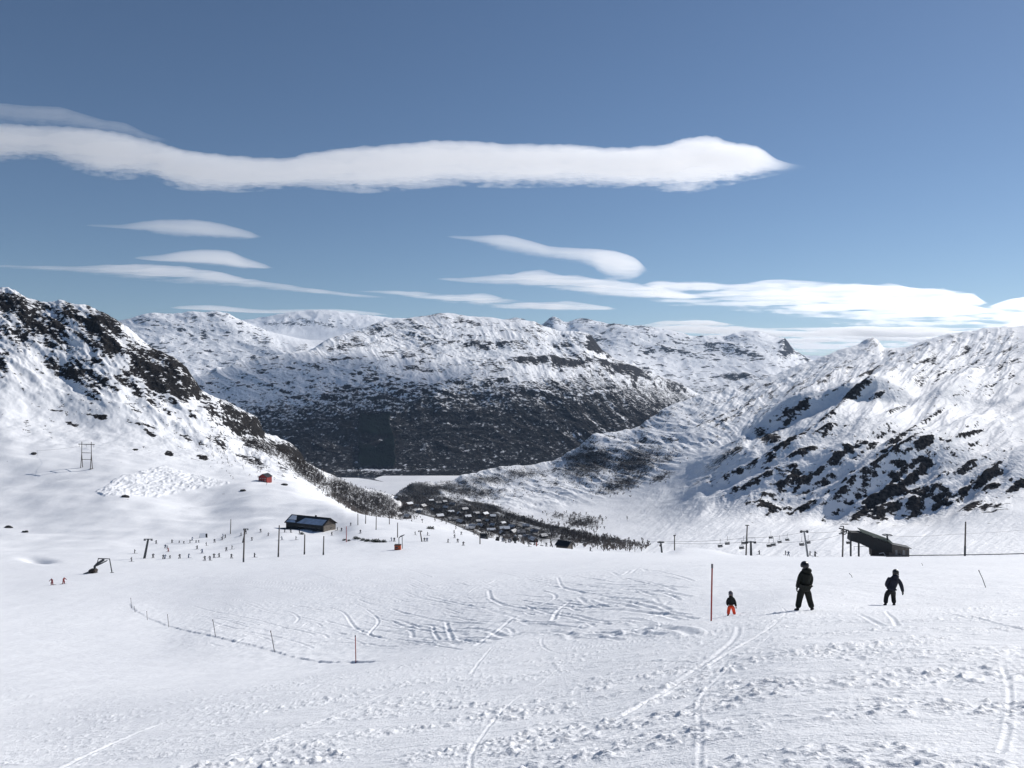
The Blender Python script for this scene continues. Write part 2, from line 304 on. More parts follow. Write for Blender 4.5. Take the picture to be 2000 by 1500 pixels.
def H2(X, Y, aux=False):
    X = np.asarray(X, float); Y = np.asarray(Y, float)
    px = 1000 + F * X / Y; y = B2.yimg(px, Y); z = -(y - 750) / F * Y
    a = px * .86 - y * .51; b = px * .51 + y * .86       # a runs up the spurs to the right
    rm = sst(1230, 1480, px) * sst(620, 760, Y + (px - 1600) * .15)
    w = 14 * gn(px / 170, y / 120, 3)
    low = fbm(a / 260, (b + w) / 75, 2, 11)
    r1 = fbm(a / 230 + .2 * gn(px / 90, y / 90, 2), (b + w) / 50, 3, 13, .45) * 2
    r2 = ridged(a / 75, (b + w) / 26, 4, 17, .45)
    up = sst(560, 660, Y); high = sst(690, 800, y)
    face = sst(690, 760, Y) * (1 - .8 * sst(1250, 1600, Y))
    D = rm * (16 * low + 14 * (r1 - .2) * (.5 + .5 * face) + (1.2 + 5.0 * face) * r2 + 1.6 * face * ridged(a / 26, (b + w) / 9, 3, 19))
    D = D * (1 - .75 * sst(1600, 3000, Y))
    D = D + rm * sst(1150, 1500, Y) * (1 - .75 * sst(2400, 3300, Y)) * (3.4 * ridged(a / 90 + .4 * gn(px / 60, y / 40, 8), (b + w) / 13 + Y / 600, 3, 71, .5) + 1.6 * ridged(a / 34, b / 5.5 + Y / 300, 3, 73))
    # steps where the crags stand
    cr = ell(px, y, ROCKS2)
    D = D + rm * cr * 8 * (1 + .5 * fbm(px / 14, y / 10, 3, 29))
    # left shoulder: small knolls
    kn = (1 - .7 * sst(1300, 1600, px)) * sst(1150, 1500, Y)
    D = D + kn * (6.5 * fbm(px / 70, y / 24, 3, 33) + 3.6 * ridged(px / 46 - y / 60, y / 11 + Y / 500, 4, 35))
    D = D + (1 - rm) * (1 - kn) * (1.2 * fbm(px / 70, y / 18, 3, 37) + 1.5 * sst(1180, 1320, px) * ridged(a / 60, b / 12, 3, 38))
    D = D + rm * sst(1700, 2400, Y) * 3.0 * ridged(px / 60, y / 16, 4, 39)
    z = z + D * Y / F
    if aux: return z, px, y, cr, rm
    return z

# --- the mountain across the lake
ridge3_y = {100: 800, 300: 770, 380: 737, 400: 728, 462: 711, 525: 698, 600: 686, 640: 668, 700: 645, 750: 630, 795: 623, 840: 617, 875: 612, 900: 616, 940: 619, 982: 626, 1040: 631, 1075: 645, 1110: 649, 1137: 652, 1160: 670, 1187: 697, 1215: 710, 1245: 722, 1275: 736, 1325: 752, 1372: 776, 1420: 800, 1600: 830}
ridge3_Y = {100: 4900, 400: 5000, 600: 5300, 700: 6200, 800: 6600, 900: 6600, 1050: 6300, 1160: 6000, 1250: 6200, 1372: 6800, 1600: 7000}
B3 = Base([
    (2950, 1010),
    ({100: 3200, 1600: 3250}, 934),
    (3360, {100: 915, 700: 906, 900: 903, 1100: 900, 1600: 900}),
    (3550, {100: 880, 400: 866, 500: 862, 700: 858, 900: 856, 1100: 860, 1200: 866, 1300: 880, 1600: 890}),
    (3800, {100: 850, 400: 815, 500: 806, 700: 798, 900: 796, 1100: 806, 1200: 822, 1300: 845, 1600: 870}),
    (4080, {100: 825, 400: 765, 500: 752, 600: 748, 700: 744, 850: 742, 1000: 740, 1100: 752, 1200: 776, 1300: 810, 1372: 830, 1600: 860}),
    (4400, {100: 815, 400: 738, 500: 714, 600: 704, 700: 706, 850: 722, 1000: 722, 1100: 730, 1200: 750, 1300: 790, 1372: 815, 1600: 850}),
    (4780, {100: 806, 400: 731, 500: 701, 600: 691, 700: 692, 800: 700, 900: 703, 1000: 700, 1080: 712, 1140: 720, 1200: 734, 1300: 772, 1372: 800, 1600: 840}),
    (ridge3_Y, ridge3_y),
    ({k: v * 1.1 for k, v in ridge3_Y.items()}, {k: v + 14 for k, v in ridge3_y.items()}),
    ({k: v * 1.35 for k, v in ridge3_Y.items()}, {k: v + 110 for k, v in ridge3_y.items()}),
], 100, 1600, 2900, 9800)
def H3(X, Y, aux=False):
    X = np.asarray(X, float); Y = np.asarray(Y, float)
    px = 1000 + F * X / Y; y = B3.yimg(px, Y); z = -(y - 750) / F * Y
    k = sst(3250, 3600, Y)
    right = sst(900, 1150, px)
    a = px * .85 + y * .53; b = -px * .53 + y * .85
    wav = 8 * gn(px / 120, y / 60, 4)
    iso = ridged(px / 70 + Y / 2600, (y + wav) / 26 + Y / 900, 5, 41, .55)
    dia = ridged(a / 90, (b + wav) / 26 + Y / 1500, 5, 43, .55)
    D = (6.5 * iso * (1 - right * .8) + 8.0 * dia * right + 9 * fbm(px / 150, y / 50, 3, 45)) * k
    D = D * (0.55 + .45 * sst(400, 700, px)) * (1 - .35 * sst(5600, 6400, Y))
    D = D + ell(px, y, [(1060, 708, 60, 5, 3, 5), (1215, 722, 60, 4, 14, 4), (1150, 672, 25, 14, 50, 5), (930, 676, 26, 4, 0, 4), (980, 672, 18, 4, 0, 3)]) * k
    z = z + D * Y / F
    if aux: return z, px, y
    return z
# --- far ranges
rA = {-400: 645, 150: 640, 232: 629, 300: 615, 350: 613, 425: 611, 462: 621, 500: 641, 550: 655, 600: 664, 700: 668, 900: 685, 1050: 690, 1100: 660, 1130: 642, 1180: 634, 1250: 639, 1325: 652, 1400: 661, 1460: 648, 1505: 656, 1529: 663, 1547: 684, 1568: 696, 1590: 706, 1700: 730, 2600: 730}
rB = {-400: 650, 200: 640, 400: 632, 487: 626, 560: 613, 625: 608, 687: 614, 750: 621, 800: 627, 900: 642, 960: 640, 982: 627, 1012: 622, 1035: 630, 1052: 641, 1060: 636, 1082: 621, 1107: 631, 1135: 625, 1175: 632, 1250: 645, 1400: 682, 1700: 700, 2600: 700}
B4 = Base([
    (6000, 860), (6800, {-400: 790, 400: 770, 900: 760, 1200: 780, 1350: 770, 1500: 760, 1700: 770, 2600: 770}),
    (8000, {-400: 720, 300: 712, 400: 716, 500: 706, 600: 690, 700: 690, 900: 710, 1100: 735, 1200: 715, 1300: 735, 1400: 735, 1500: 722, 1600: 735, 2600: 750}),
    (9000, {-400: 680, 300: 660, 400: 664, 500: 668, 600: 676, 700: 678, 900: 695, 1100: 705, 1200: 690, 1300: 700, 1400: 704, 1500: 700, 1560: 712, 1600: 725, 2600: 745}),
    ({-400: 10000, 500: 10000, 1100: 10200, 2600: 10500}, rA),
    (12300, {k: v + 22 for k, v in rA.items()}),
    (15500, rB), (19000, {k: v + 45 for k, v in rB.items()}), (24000, 775)], -400, 2600, 5900, 26000)
def H4(X, Y, aux=False):
    X = np.asarray(X, float); Y = np.asarray(Y, float)
    px = 1000 + F * X / Y; y = B4.yimg(px, Y); z = -(y - 750) / F * Y
    fl = ell(px, y, [(600, 655, 50, 14, 0, 1)])
    k = (1 - .85 * fl) * (1 - .6 * sst(10500, 13000, Y))
    D = (5 * ridged(px / 70 + Y / 5200, y / 20 + Y / 1300, 5, 51, .55) + 4 * fbm(px / 120 - Y / 7000, y / 40 + Y / 3000, 2, 53)) * k
    D = D + 2.5 * ridged(px / 30, Y / 900, 3, 57) * sst(13000, 15000, Y)
    D = D + 5 * ell(px, y, [(1330, 690, 60, 6, 12, 1), (1450, 690, 50, 8, 15, 1), (1535, 675, 12, 16, 50, 1.3), (1440, 735, 30, 4, 0, .8)])
    z = z + D * Y / F
    if aux: return z, px, y
    return z

def ground(X, Y):
    a = float(H1(np.array([X]), np.array([Y]))[0]); b = -1e9
    if Y > 380 and 1000 + F * X / Y > 640: b = float(H2(np.array([X]), np.array([Y]))[0])
    return max(a, b)
def Hmax(X, Y):
    X = np.asarray(X, float); Y = np.asarray(Y, float)
    a = np.where(Y < 2500, H1(X, Y), -1e4); px = 1000 + F * X / Y
    b = np.where((Y > 350) & (px > 600), H2(X, np.maximum(Y, 321)), -1e4)
    return np.maximum(a, b)
def hit(px, y, lo=8, hi=3000):
    X, Y = base_hit(px, y, lo, hi, Hmax); return X, Y, ground(X, Y)
def at(px, Y):
    X = (px - 1000) / F * Y; return X, Y, ground(X, Y)

# ------------------------------------------------------------------ node helpers and materials
class NT:
    def __init__(s, name, rough=.8, spec=.3):
        s.m = bpy.data.materials.new(name); s.m.use_nodes = True
        s.t = s.m.node_tree; s.b = s.t.nodes['Principled BSDF']; s.b.inputs['Roughness'].default_value = rough
        s.b.inputs['Specular IOR Level'].default_value = spec
    def n(s, ty, **k):
        o = s.t.nodes.new(ty)
        for a, b in k.items():
            if a in o.inputs.keys() and not hasattr(o, a): o.inputs[a].default_value = b
            else:
                try: setattr(o, a, b)
                except Exception: o.inputs[a].default_value = b
        return o
    def l(s, a, b): s.t.links.new(a, b)
    def pos(s): return s.n('ShaderNodeNewGeometry').outputs['Position']
    def noise(s, scale, detail=4, rough=.55, vec=None, dist=0):
        o = s.n('ShaderNodeTexNoise'); o.inputs['Scale'].default_value = scale; o.inputs['Detail'].default_value = detail; o.inputs['Roughness'].default_value = rough; o.inputs['Distortion'].default_value = dist
        s.l(vec or s.pos(), o.inputs['Vector']); return o.outputs['Fac']
    def vscale(s, v, sc):
        o = s.n('ShaderNodeVectorMath'); o.operation = 'MULTIPLY'; s.l(v, o.inputs[0]); o.inputs[1].default_value = sc; return o.outputs[0]
    def math(s, op, a, b=None, c=None, clamp=False):
        o = s.n('ShaderNodeMath'); o.operation = op; o.use_clamp = clamp
        for i, v in enumerate((a, b, c)):
            if v is None: continue
            if isinstance(v, (int, float)): o.inputs[i].default_value = v
            else: s.l(v, o.inputs[i])
        return o.outputs[0]
    def ramp(s, f, a, b):
        o = s.n('ShaderNodeMapRange'); o.interpolation_type = 'SMOOTHSTEP'; s.l(f, o.inputs[0]); o.inputs[1].default_value = a; o.inputs[2].default_value = b; return o.outputs[0]
    def mix(s, f, a, b):
        o = s.n('ShaderNodeMix'); o.data_type = 'RGBA'
        if isinstance(f, (int, float)): o.inputs[0].default_value = f
        else: s.l(f, o.inputs[0])
        for i, v in ((6, a), (7, b)):
            if isinstance(v, tuple): o.inputs[i].default_value = (*v, 1)
            else: s.l(v, o.inputs[i])
        return o.outputs[2]
    def attr(s, name):
        o = s.n('ShaderNodeAttribute'); o.attribute_name = name; return o.outputs['Fac']
    def bump(s, h, dist, strength=1.0, base=None):
        o = s.n('ShaderNodeBump'); o.inputs['Distance'].default_value = dist; o.inputs['Strength'].default_value = strength; s.l(h, o.inputs['Height'])
        if base is not None: s.l(base, o.inputs['Normal'])
        return o.outputs[0]
    def col(s, c):
        if isinstance(c, tuple): s.b.inputs['Base Color'].default_value = (*c, 1)
        else: s.l(c, s.b.inputs['Base Color'])
SNOW = (.86, .875, .90)
def terrain_mat(name, px_size, rock=(.014, .014, .016), rock2=(.065, .060, .058), wood=(.010, .011, .013), wood2=(.030, .026, .024), wood_max=.97):
    """snow with rock and wood showing through; px_size is the size in metres of its finest grain"""
    t = NT(name, .75, .2)
    p = t.pos(); g = 1.0 / px_size
    n1 = t.noise(g * .20, 8, .66, t.vscale(p, (1, 1, 1.6))); n2 = t.noise(g * .6, 3, .6, p)
    st = t.vscale(p, (1, 1, .35))
    n3 = t.noise(g * .4, 4, .65, st)
    rk = t.attr('rock'); fo = t.attr('forest')
    e = t.math('MULTIPLY_ADD', t.math('SUBTRACT', n1, .5), 2.2, rk)
    rm = t.ramp(e, .44, .54)
    f = t.math('MULTIPLY_ADD', t.math('SUBTRACT', n3, .5), 2.2, fo)
    fm = t.ramp(f, .28, .74)
    dirt = t.ramp(t.noise(g * .05, 4, .6, p), .35, .75)
    snow = t.mix(dirt, SNOW, (.80, .815, .845))
    rc = t.mix(t.ramp(n2, .35, .7), rock, rock2)
    wc = t.mix(t.ramp(n2, .35, .7), wood, wood2)
    sp_ = t.attr('spruce'); bare = t.math('MULTIPLY_ADD', t.noise(g * .3, 3, .6, t.vscale(p, (1, 1, .5))), .22, wood_max - .11)
    fmx = t.math('MAXIMUM', t.math('MULTIPLY', fm, bare, clamp=True), t.math('MULTIPLY', sp_, 1.0), clamp=True)
    c = t.mix(fmx, t.mix(rm, snow, rc), t.mix(sp_, wc, (.006, .011, .010))); t.col(c)
    r = t.math('MULTIPLY_ADD', rm, .15, .72); t.l(r, t.b.inputs['Roughness'])
    t.l(t.math('MULTIPLY', t.math('SUBTRACT', 1.0, rm), t.math('MULTIPLY_ADD', fm, -.15, .15)), t.b.inputs['Specular IOR Level'])
    t.l(t.bump(n2, px_size * 1.2, .5), t.b.inputs['Normal'])
    return t.m
def snow_mat():
    t = NT('groomed_snow', .62, .35); p = t.pos()
    rk = t.attr('rock'); fo = t.attr('forest')
    sep = t.n('ShaderNodeSeparateXYZ'); t.l(p, sep.inputs[0])
    d = t.ramp(sep.outputs[1], 20, 200)
    n1 = t.noise(22, 4, .65, p); n2 = t.noise(2.2, 5, .6, t.vscale(p, (1, 2.2, 1))); n4 = t.noise(.22, 5, .6, p)
    # far away only the coarse grain is felt
    e = t.math('MULTIPLY_ADD', t.math('SUBTRACT', t.noise(.17, 8, .72, t.vscale(p, (1, 1, 1.5))), .5), 2.6, rk); rm = t.ramp(e, .44, .53)
    f = t.math('MULTIPLY_ADD', t.math('SUBTRACT', t.noise(.35, 4, .65, p), .5), 2.0, fo); fm = t.ramp(f, .42, .66)
    pol = t.ramp(t.noise(.035, 4, .55, t.vscale(p, (1, .6, 1))), .35, .7)
    snow = t.mix(pol, SNOW, (.82, .835, .865))
    rc = t.mix(t.ramp(t.noise(.5, 4, .6, p), .3, .7), (.012, .012, .014), (.040, .038, .037))
    t.col(t.mix(fm, t.mix(rm, snow, rc), (.02, .018, .017)))
    inv = t.math('SUBTRACT', 1.0, d)
    t.l(t.math('MULTIPLY', t.math('SUBTRACT', 1.0, rm), t.math('MULTIPLY_ADD', fm, -.3, .3)), t.b.inputs['Specular IOR Level'])
    b1 = t.bump(t.math('MULTIPLY', n1, inv), .03, .8)
    b2 = t.bump(n2, .10, .55, b1)
    b3 = t.bump(n4, .8, .25, b2)
    t.l(b3, t.b.inputs['Normal']); t.b.inputs['Subsurface Weight'].default_value = 0
    return t.m
def plain(name, c, rough=.6, spec=.3, var=.25, scale=3, metal=0, bump=0):
    t = NT(name, rough, spec); n = t.noise(scale, 4, .6, t.n('ShaderNodeTexCoord').outputs['Object'])
    t.col(t.mix(t.ramp(n, .3, .7), tuple(v * (1 - var) for v in c), tuple(min(1, v * (1 + var)) for v in c)))
    t.b.inputs['Metallic'].default_value = metal
    if bump: t.l(t.bump(n, bump, .6), t.b.inputs['Normal'])
    return t.m

# ------------------------------------------------------------------ object helpers
def tag(o, label=None, cat=None, group=None, kind=None):
    if label: o['label'] = label
    if cat: o['category'] = cat
    if group: o['group'] = group
    if kind: o['kind'] = kind
    return o
def grid_mesh(name, X, Y, Z, mat, attrs=None, kind='structure', keep=None):
    ny, nx = X.shape
    co = np.empty((ny * nx, 3), np.float32); co[:, 0] = X.ravel(); co[:, 1] = Y.ravel(); co[:, 2] = Z.ravel()
    i = np.arange(ny * nx).reshape(ny, nx)
    f = np.stack([i[:-1, :-1], i[:-1, 1:], i[1:, 1:], i[1:, :-1]], -1)
    f = f[keep] if keep is not None else f.reshape(-1, 4)
    f = f.reshape(-1, 4)
    used = np.zeros(ny * nx, bool); used[f.ravel()] = True; mp = np.cumsum(used) - 1; f = mp[f]; co = co[used]
    me = bpy.data.meshes.new(name)
    me.vertices.add(len(co)); me.vertices.foreach_set('co', co.ravel())
    me.loops.add(f.size); me.loops.foreach_set('vertex_index', f.astype(np.int32).ravel())
    me.polygons.add(len(f)); me.polygons.foreach_set('loop_start', np.arange(0, f.size, 4, dtype=np.int32))
    me.polygons.foreach_set('use_smooth', np.ones(len(f), bool))
    for k, v in (attrs or {}).items():
        a = me.attributes.new(k, 'FLOAT', 'POINT'); a.data.foreach_set('value', v.ravel()[used].astype(np.float32))
    me.update(calc_edges=True); me.materials.append(mat)
    o = bpy.data.objects.new(name, me); C.objects.link(o)
    if kind: o['kind'] = kind
    return o
def steep(X, Y, Z):
    """rise of the ground towards the far side and to the right, from the grid"""
    tc = np.stack([np.gradient(X, axis=1), np.gradient(Y, axis=1), np.gradient(Z, axis=1)], -1)
    tr = np.stack([np.gradient(X, axis=0), np.gradient(Y, axis=0), np.gradient(Z, axis=0)], -1)
    n = np.cross(tc, tr); n /= np.linalg.norm(n, axis=-1, keepdims=True) + 1e-9
    return n

# ------------------------------------------------------------------ the terrain sheets
def build_ground():
    t = np.concatenate([-np.linspace(1.7, .69, 50)[:-1], np.linspace(-.69, .69, 1360), np.linspace(.69, 1.7, 50)[1:]])
    near = 1 / np.linspace(1 / 5.2, 1 / 30, 400)
    Ys = np.concatenate([np.linspace(-3.4, 5.2, 30)[:-1], near, np.exp(np.linspace(math.log(30), math.log(300), 420))[1:], np.exp(np.linspace(math.log(300), math.log(1050), 560))[1:], np.exp(np.linspace(math.log(1050), math.log(2400), 60))[1:]])
    Yg = np.repeat(Ys[:, None], len(t), 1); X = t[None, :] * (Yg + 4)
    Z = H1(X, Yg); _, px, y0 = base1(X, Yg)
    y = 750 - F * Z / np.maximum(Yg, 6)
    n = steep(X, Yg, Z)
    ry = np.interp(px, PX_RIDGE1, RIDGE1); dd = y0 - ry
    up = sst(610, 720, Yg) * (1 - sst(730, 800, px))
    E = [(50, 615, 60, 26, 25, 1), (15, 600, 30, 18, 10, 1), (60, 640, 50, 22, 30, 1), (20, 660, 26, 16, 20, .8), (100, 665, 30, 20, 40, .9), (90, 600, 30, 8, 15, .8), (190, 640, 30, 45, -30, 1.1), (215, 675, 22, 32, -30, 1.1), (140, 620, 25, 18, 25, .8),
         (150, 735, 52, 20, 28, 1.1), (110, 715, 40, 10, 18, .9), (5, 720, 16, 26, 0, .9), (115, 640, 16, 12, 0, .7), (190, 710, 20, 8, 20, .8), (240, 750, 16, 20, 0, .9), (230, 760, 14, 14, 0, .9), (270, 770, 18, 14, 20, .9),
         (310, 735, 45, 42, 30, 1.15), (345, 765, 26, 24, 0, 1.1), (280, 700, 40, 16, 30, 1), (320, 700, 40, 14, 32, 1), (255, 670, 30, 12, 30, .8), (300, 790, 26, 10, 30, .7), (250, 795, 30, 6, 20, .8), (210, 790, 22, 5, 20, .8),
         (430, 800, 45, 16, 25, .9), (470, 825, 40, 20, 30, 1), (500, 845, 20, 14, 20, .9), (500, 875, 30, 10, 20, .8), (555, 885, 34, 12, 20, 1.1), (580, 895, 20, 12, 30, 1.1), (420, 865, 26, 8, 25, .8), (480, 895, 40, 6, 22, .7), (395, 870, 20, 6, 20, .6),
         (330, 886, 9, 5, 10, 1.3), (295, 851, 10, 4, 20, 1.2), (195, 816, 14, 4, 10, 1.1), (137, 824, 10, 3, 10, 1.1), (66, 886, 5, 2.5, 0, 1.4), (265, 878, 9, 2.5, 0, 1), (395, 893, 12, 4, 10, 1.1), (365, 858, 12, 4, 30, .8), (110, 802, 20, 2, 8, .9), (175, 810, 22, 2, 5, .9), (280, 833, 30, 2.5, 10, .8)]
    el = ell(px, y0, E)
    nb = fbm((px * .85 + y0 * .5) / 42, (-px * .5 + y0 * .85) / 17, 5, 121, .6)
    st = np.clip((0.86 - n[..., 2]) * 2.2, 0, 1)
    band = (1 - sst(40, 150, dd)) * up
    rock = up * (el * .62 + band * .14 + nb * .82 + st * .5 * up) + .02
    spots = ell(px, y0, E[-13:]) * (1 + .4 * fbm(px / 5, y0 / 4, 3, 9))
    rock = np.where((Yg > 500) & (spots > .55), np.maximum(rock, .9 * spots), rock)
    rock = np.where(Yg < 480, -1, rock)
    # birch scrub darkening the lower spur
    fo = sst(-70, 0, ell(px, y0, [(520, 880, 70, 16, 22, 60), (600, 925, 60, 16, 30, 75), (690, 970, 60, 22, 28, 100), (740, 985, 40, 20, 20, 110)]) - 60) * sst(620, 700, Yg)
    fo = fo * .78 - .12
    yg = y0
    c = .5 * (px[:-1, :-1] + px[1:, 1:]); Yc = Yg[:-1, :-1]; dc = y0[:-1, :-1]
    lim = np.interp(c, [-1200, 0, 100, 200, 300, 400, 500, 560, 620, 700], [700, 700, 690, 680, 660, 650, 640, 640, 640, 620])
    mount = (Yc > lim + 14 * gn(c / 60, Yc * 0, 5)) & (c < 830)
    grid_mesh('ski_slope', X, Yg, Z, M['snow'], {'rock': rock, 'forest': fo}, keep=~mount)
    grid_mesh('mountainside', X, Yg, Z, M['snow'], {'rock': rock, 'forest': fo}, keep=mount)
    return

def build_right():
    pxs = np.concatenate([np.linspace(560, 1980, 1050), np.linspace(1980, 2800, 120)[1:]])
    Ys = np.concatenate([np.exp(np.linspace(math.log(322), math.log(600), 110))[:-1], np.exp(np.linspace(math.log(600), math.log(1700), 470))[:-1], np.exp(np.linspace(math.log(1700), math.log(4200), 300))[:-1], np.exp(np.linspace(math.log(4200), math.log(6000), 20))])
    Yg = np.repeat(Ys[:, None], len(pxs), 1); X = (pxs[None, :] - 1000) / F * Yg
    Z, px, y0, cr, rm = H2(X, Yg, True)
    n = steep(X, Yg, Z); st = np.clip((.90 - n[..., 2]) * 2.4, 0, 1)
    a = px * .86 - y0 * .51; b = px * .51 + y0 * .86
    nb = fbm(a / 40, b / 13, 5, 131, .62)
    face = np.clip(-n[..., 1] - .25, 0, 1)
    lower = sst(760, 860, y0) * (1 - sst(1000, 1045, y0))
    rock = rm * (cr * .66 + nb * .66 + st * .26 * lower + face * .30) + .04
    kn = (1 - rm) * sst(1400, 1800, Yg)
    up2 = rm * sst(1200, 1500, Yg) * (1 - sst(3000, 3500, Yg))
    rock = rock + up2 * (.16 + .75 * fbm(a / 22, b / 5.5, 4, 137, .6) + .35 * np.clip(-n[..., 1] - .1, 0, 1))
    rock = rock + kn * (.24 + .55 * fbm(px / 24, y0 / 9, 4, 133) + st * .5)
    rock = np.where(Yg > 3000, rock * .8, rock)
    # woods on the valley side: nose, valley bottom, riverside
    W = [(1150, 905, 60, 34, -15, 1.0), (1240, 905, 60, 30, -12, .95), (1215, 945, 60, 16, -15, .9), (1300, 900, 40, 14, -30, .7), (1290, 935, 30, 10, -25, .8), (1100, 925, 20, 10, 0, .5),
         (1020, 928, 70, 12, -5, .75), (950, 940, 60, 12, -5, .8), (870, 955, 50, 14, 0, 1), (820, 965, 45, 24, 0, 1.3), (850, 985, 60, 18, 10, 1.2), (905, 960, 50, 16, 0, .9), (940, 965, 40, 12, 0, .8),
         (880, 1005, 80, 14, 17, 1.25), (960, 1030, 80, 16, 17, 1.1), (780, 985, 40, 20, 10, 1.3), (940, 990, 60, 8, 14, 1.2), (940, 1010, 110, 22, 15, 1.25), (1040, 1040, 70, 14, 12, 1.1), (1030, 1018, 80, 7, 16, 1.25), (1110, 1040, 80, 8, 14, 1.2), (1190, 1055, 60, 6, 8, 1), (1135, 1020, 40, 13, 0, .9), (1100, 1008, 40, 7, 5, .7), (1130, 1055, 80, 7, 8, .9), (1050, 985, 30, 3, 0, .35), (1400, 905, 50, 8, -35, .6), (1370, 940, 40, 8, -30, .5)]
    fo = np.minimum(ell(px, y0, W), 1.1) * 1.05 + .35 * fbm(px / 26, y0 / 10, 4, 135, .6) * (ell(px, y0, W) > .2) - .14
    grid_mesh('valley_and_right_mountain', X, Yg, Z, M['right'], {'rock': rock, 'forest': fo})

def build_centre():
    pxs = np.concatenate([np.linspace(100, 330, 40)[:-1], np.linspace(330, 1400, 900), np.linspace(1400, 1600, 30)[1:]])
    Ys = np.concatenate([np.linspace(2950, 3250, 20)[:-1], np.exp(np.linspace(math.log(3250), math.log(6900), 640))[:-1], np.linspace(6900, 9700, 30)])
    Yg = np.repeat(Ys[:, None], len(pxs), 1); X = (pxs[None, :] - 1000) / F * Yg
    Z, px, y0 = H3(X, Yg, True); n = steep(X, Yg, Z); st = np.clip((.93 - n[..., 2]) * 2.5, 0, 1)
    y = 750 - F * Z / Yg
    right = sst(880, 1120, px)
    a = px * .8 + y0 * .6; b = -px * .6 + y0 * .8
    sp = fbm(px / 26, y0 / 6.5, 5, 141, .62) * (1 - right) + fbm(a / 34, b / 8, 5, 143, .62) * right
    rock = .26 + .85 * sp + .7 * st + .45 * fbm(px / 75, y0 / 20, 3, 160) - .12 * (1 - sst(500, 720, px))
    rock = rock + ell(px, y0, [(1060, 710, 55, 7, 3, .5), (1100, 714, 50, 7, 6, .5), (1215, 724, 50, 6, 14, .6), (1160, 672, 22, 12, 50, .35), (930, 676, 28, 5, 0, .35), (985, 674, 20, 5, 0, .35), (1230, 735, 60, 8, 14, .4)])
    tl = np.interp(px, [100, 400, 500, 600, 700, 800, 900, 1000, 1100, 1200, 1300, 1400], [820, 790, 758, 744, 734, 726, 722, 715, 712, 712, 726, 760])
    wood = sst(-12, 55, y0 - tl + 26 * fbm(px / 90, y0 / 30, 3, 145))
    fo = wood * (.62 + .30 * sst(40, 110, y0 - tl)) + wood * .42 * (fbm(px / 40, y0 / 9, 4, 147, .6) * (1 - right) + fbm(a / 50, b / 10, 4, 149, .6) * right) - .05
    # clearings: snow gullies on the right flank
    fo = fo - ell(px, y0, [(1135, 776, 26, 2.5, -3, .8), (1175, 770, 20, 2, -5, .8), (1060, 768, 12, 2, 0, .7), (1180, 845, 34, 2.5, 42, .5), (1220, 825, 40, 2, 45, .4), (1125, 853, 16, 4, 0, .5), (760, 918, 90, 2.5, 0, .5)])
    # planted spruce stands, square edged and dense
    e1 = 5 * fbm(y0 / 13, px / 30, 3, 1); e2 = 5 * fbm(px / 13, y0 / 30, 3, 1)
    ps = (px > 701 + e1) & (px < np.interp(y0, [812, 835, 860, 915], [762, 762, 771, 772]) + e1) & (y0 > 811 + e2) & (y0 < 914)
    ps &= ~((y0 > 857 + e2 + (px - 700) * -.03) & (y0 < 857 + e2 + np.interp(px, [700, 712, 735, 756, 757], [4, 16, 18, 1, 0])) & (px < 757))
    spr = ps.astype(float)
    fo = np.where(ps, 1.6, fo); Z = Z + spr * (9 + 3 * gn(px / 1.7, y0 / 1.4, 5))
    grid_mesh('mountain_across_lake', X, Yg, Z, M['centre'], {'rock': rock, 'forest': fo, 'spruce': spr})

def build_far():
    pxs = np.linspace(-400, 2600, 1250)
    Ys = np.concatenate([np.exp(np.linspace(math.log(6000), math.log(7000), 30))[:-1], np.exp(np.linspace(math.log(7000), math.log(10600), 260))[:-1], np.exp(np.linspace(math.log(10600), math.log(16500), 160))[:-1], np.linspace(16500, 24000, 20)])
    Yg = np.repeat(Ys[:, None], len(pxs), 1); X = (pxs[None, :] - 1000) / F * Yg
    Z, px, y0 = H4(X, Yg, True); n = steep(X, Yg, Z); st = np.clip((.93 - n[..., 2]) * 2.5, 0, 1)
    fl = ell(px, y0, [(600, 655, 60, 14, 0, 1)])
    rock = .20 + .40 * fbm(px / 80, y0 / 18, 3, 161) + .9 * fbm(px / 24, y0 / 6, 5, 151, .62) + .4 * st - .4 * fl
    rock = rock + ell(px, y0, [(1330, 690, 60, 6, 12, .4), (1400, 682, 60, 6, 8, .5), (1450, 695, 50, 8, 15, .4), (1535, 675, 12, 16, 50, .6), (1440, 738, 34, 4, 0, .6)])
    rock = np.where(Yg > 12500, rock * .6 + .45 * ell(px, y0, [(560, 634, 50, 5, 0, 1), (640, 636, 60, 5, 8, 1), (620, 628, 40, 3, 0, .6)]), rock)  # ellipses: shade on the far plateau's steep face, painted in as rock colour
    rock = rock + sst(13500, 15000, Yg) * sst(970, 990, px) * (1 - sst(1170, 1200, px)) * .35
    fo = np.full(px.shape, -1.0) + sst(1280, 1330, px) * (1 - sst(1480, 1560, px)) * sst(720, 765, y0) * 1.45
    grid_mesh('far_mountains', X, Yg, Z, M['far'], {'rock': rock, 'forest': fo})

M = {}
M['snow'] = snow_mat()
M['right'] = terrain_mat('valley_snow_and_rock', 2.2)
M['centre'] = terrain_mat('far_snow_and_birchwood', 6.0, wood_max=.99)
M['far'] = terrain_mat('distant_snow_and_rock', 12.0)
build_ground(); build_right(); build_centre(); build_far()

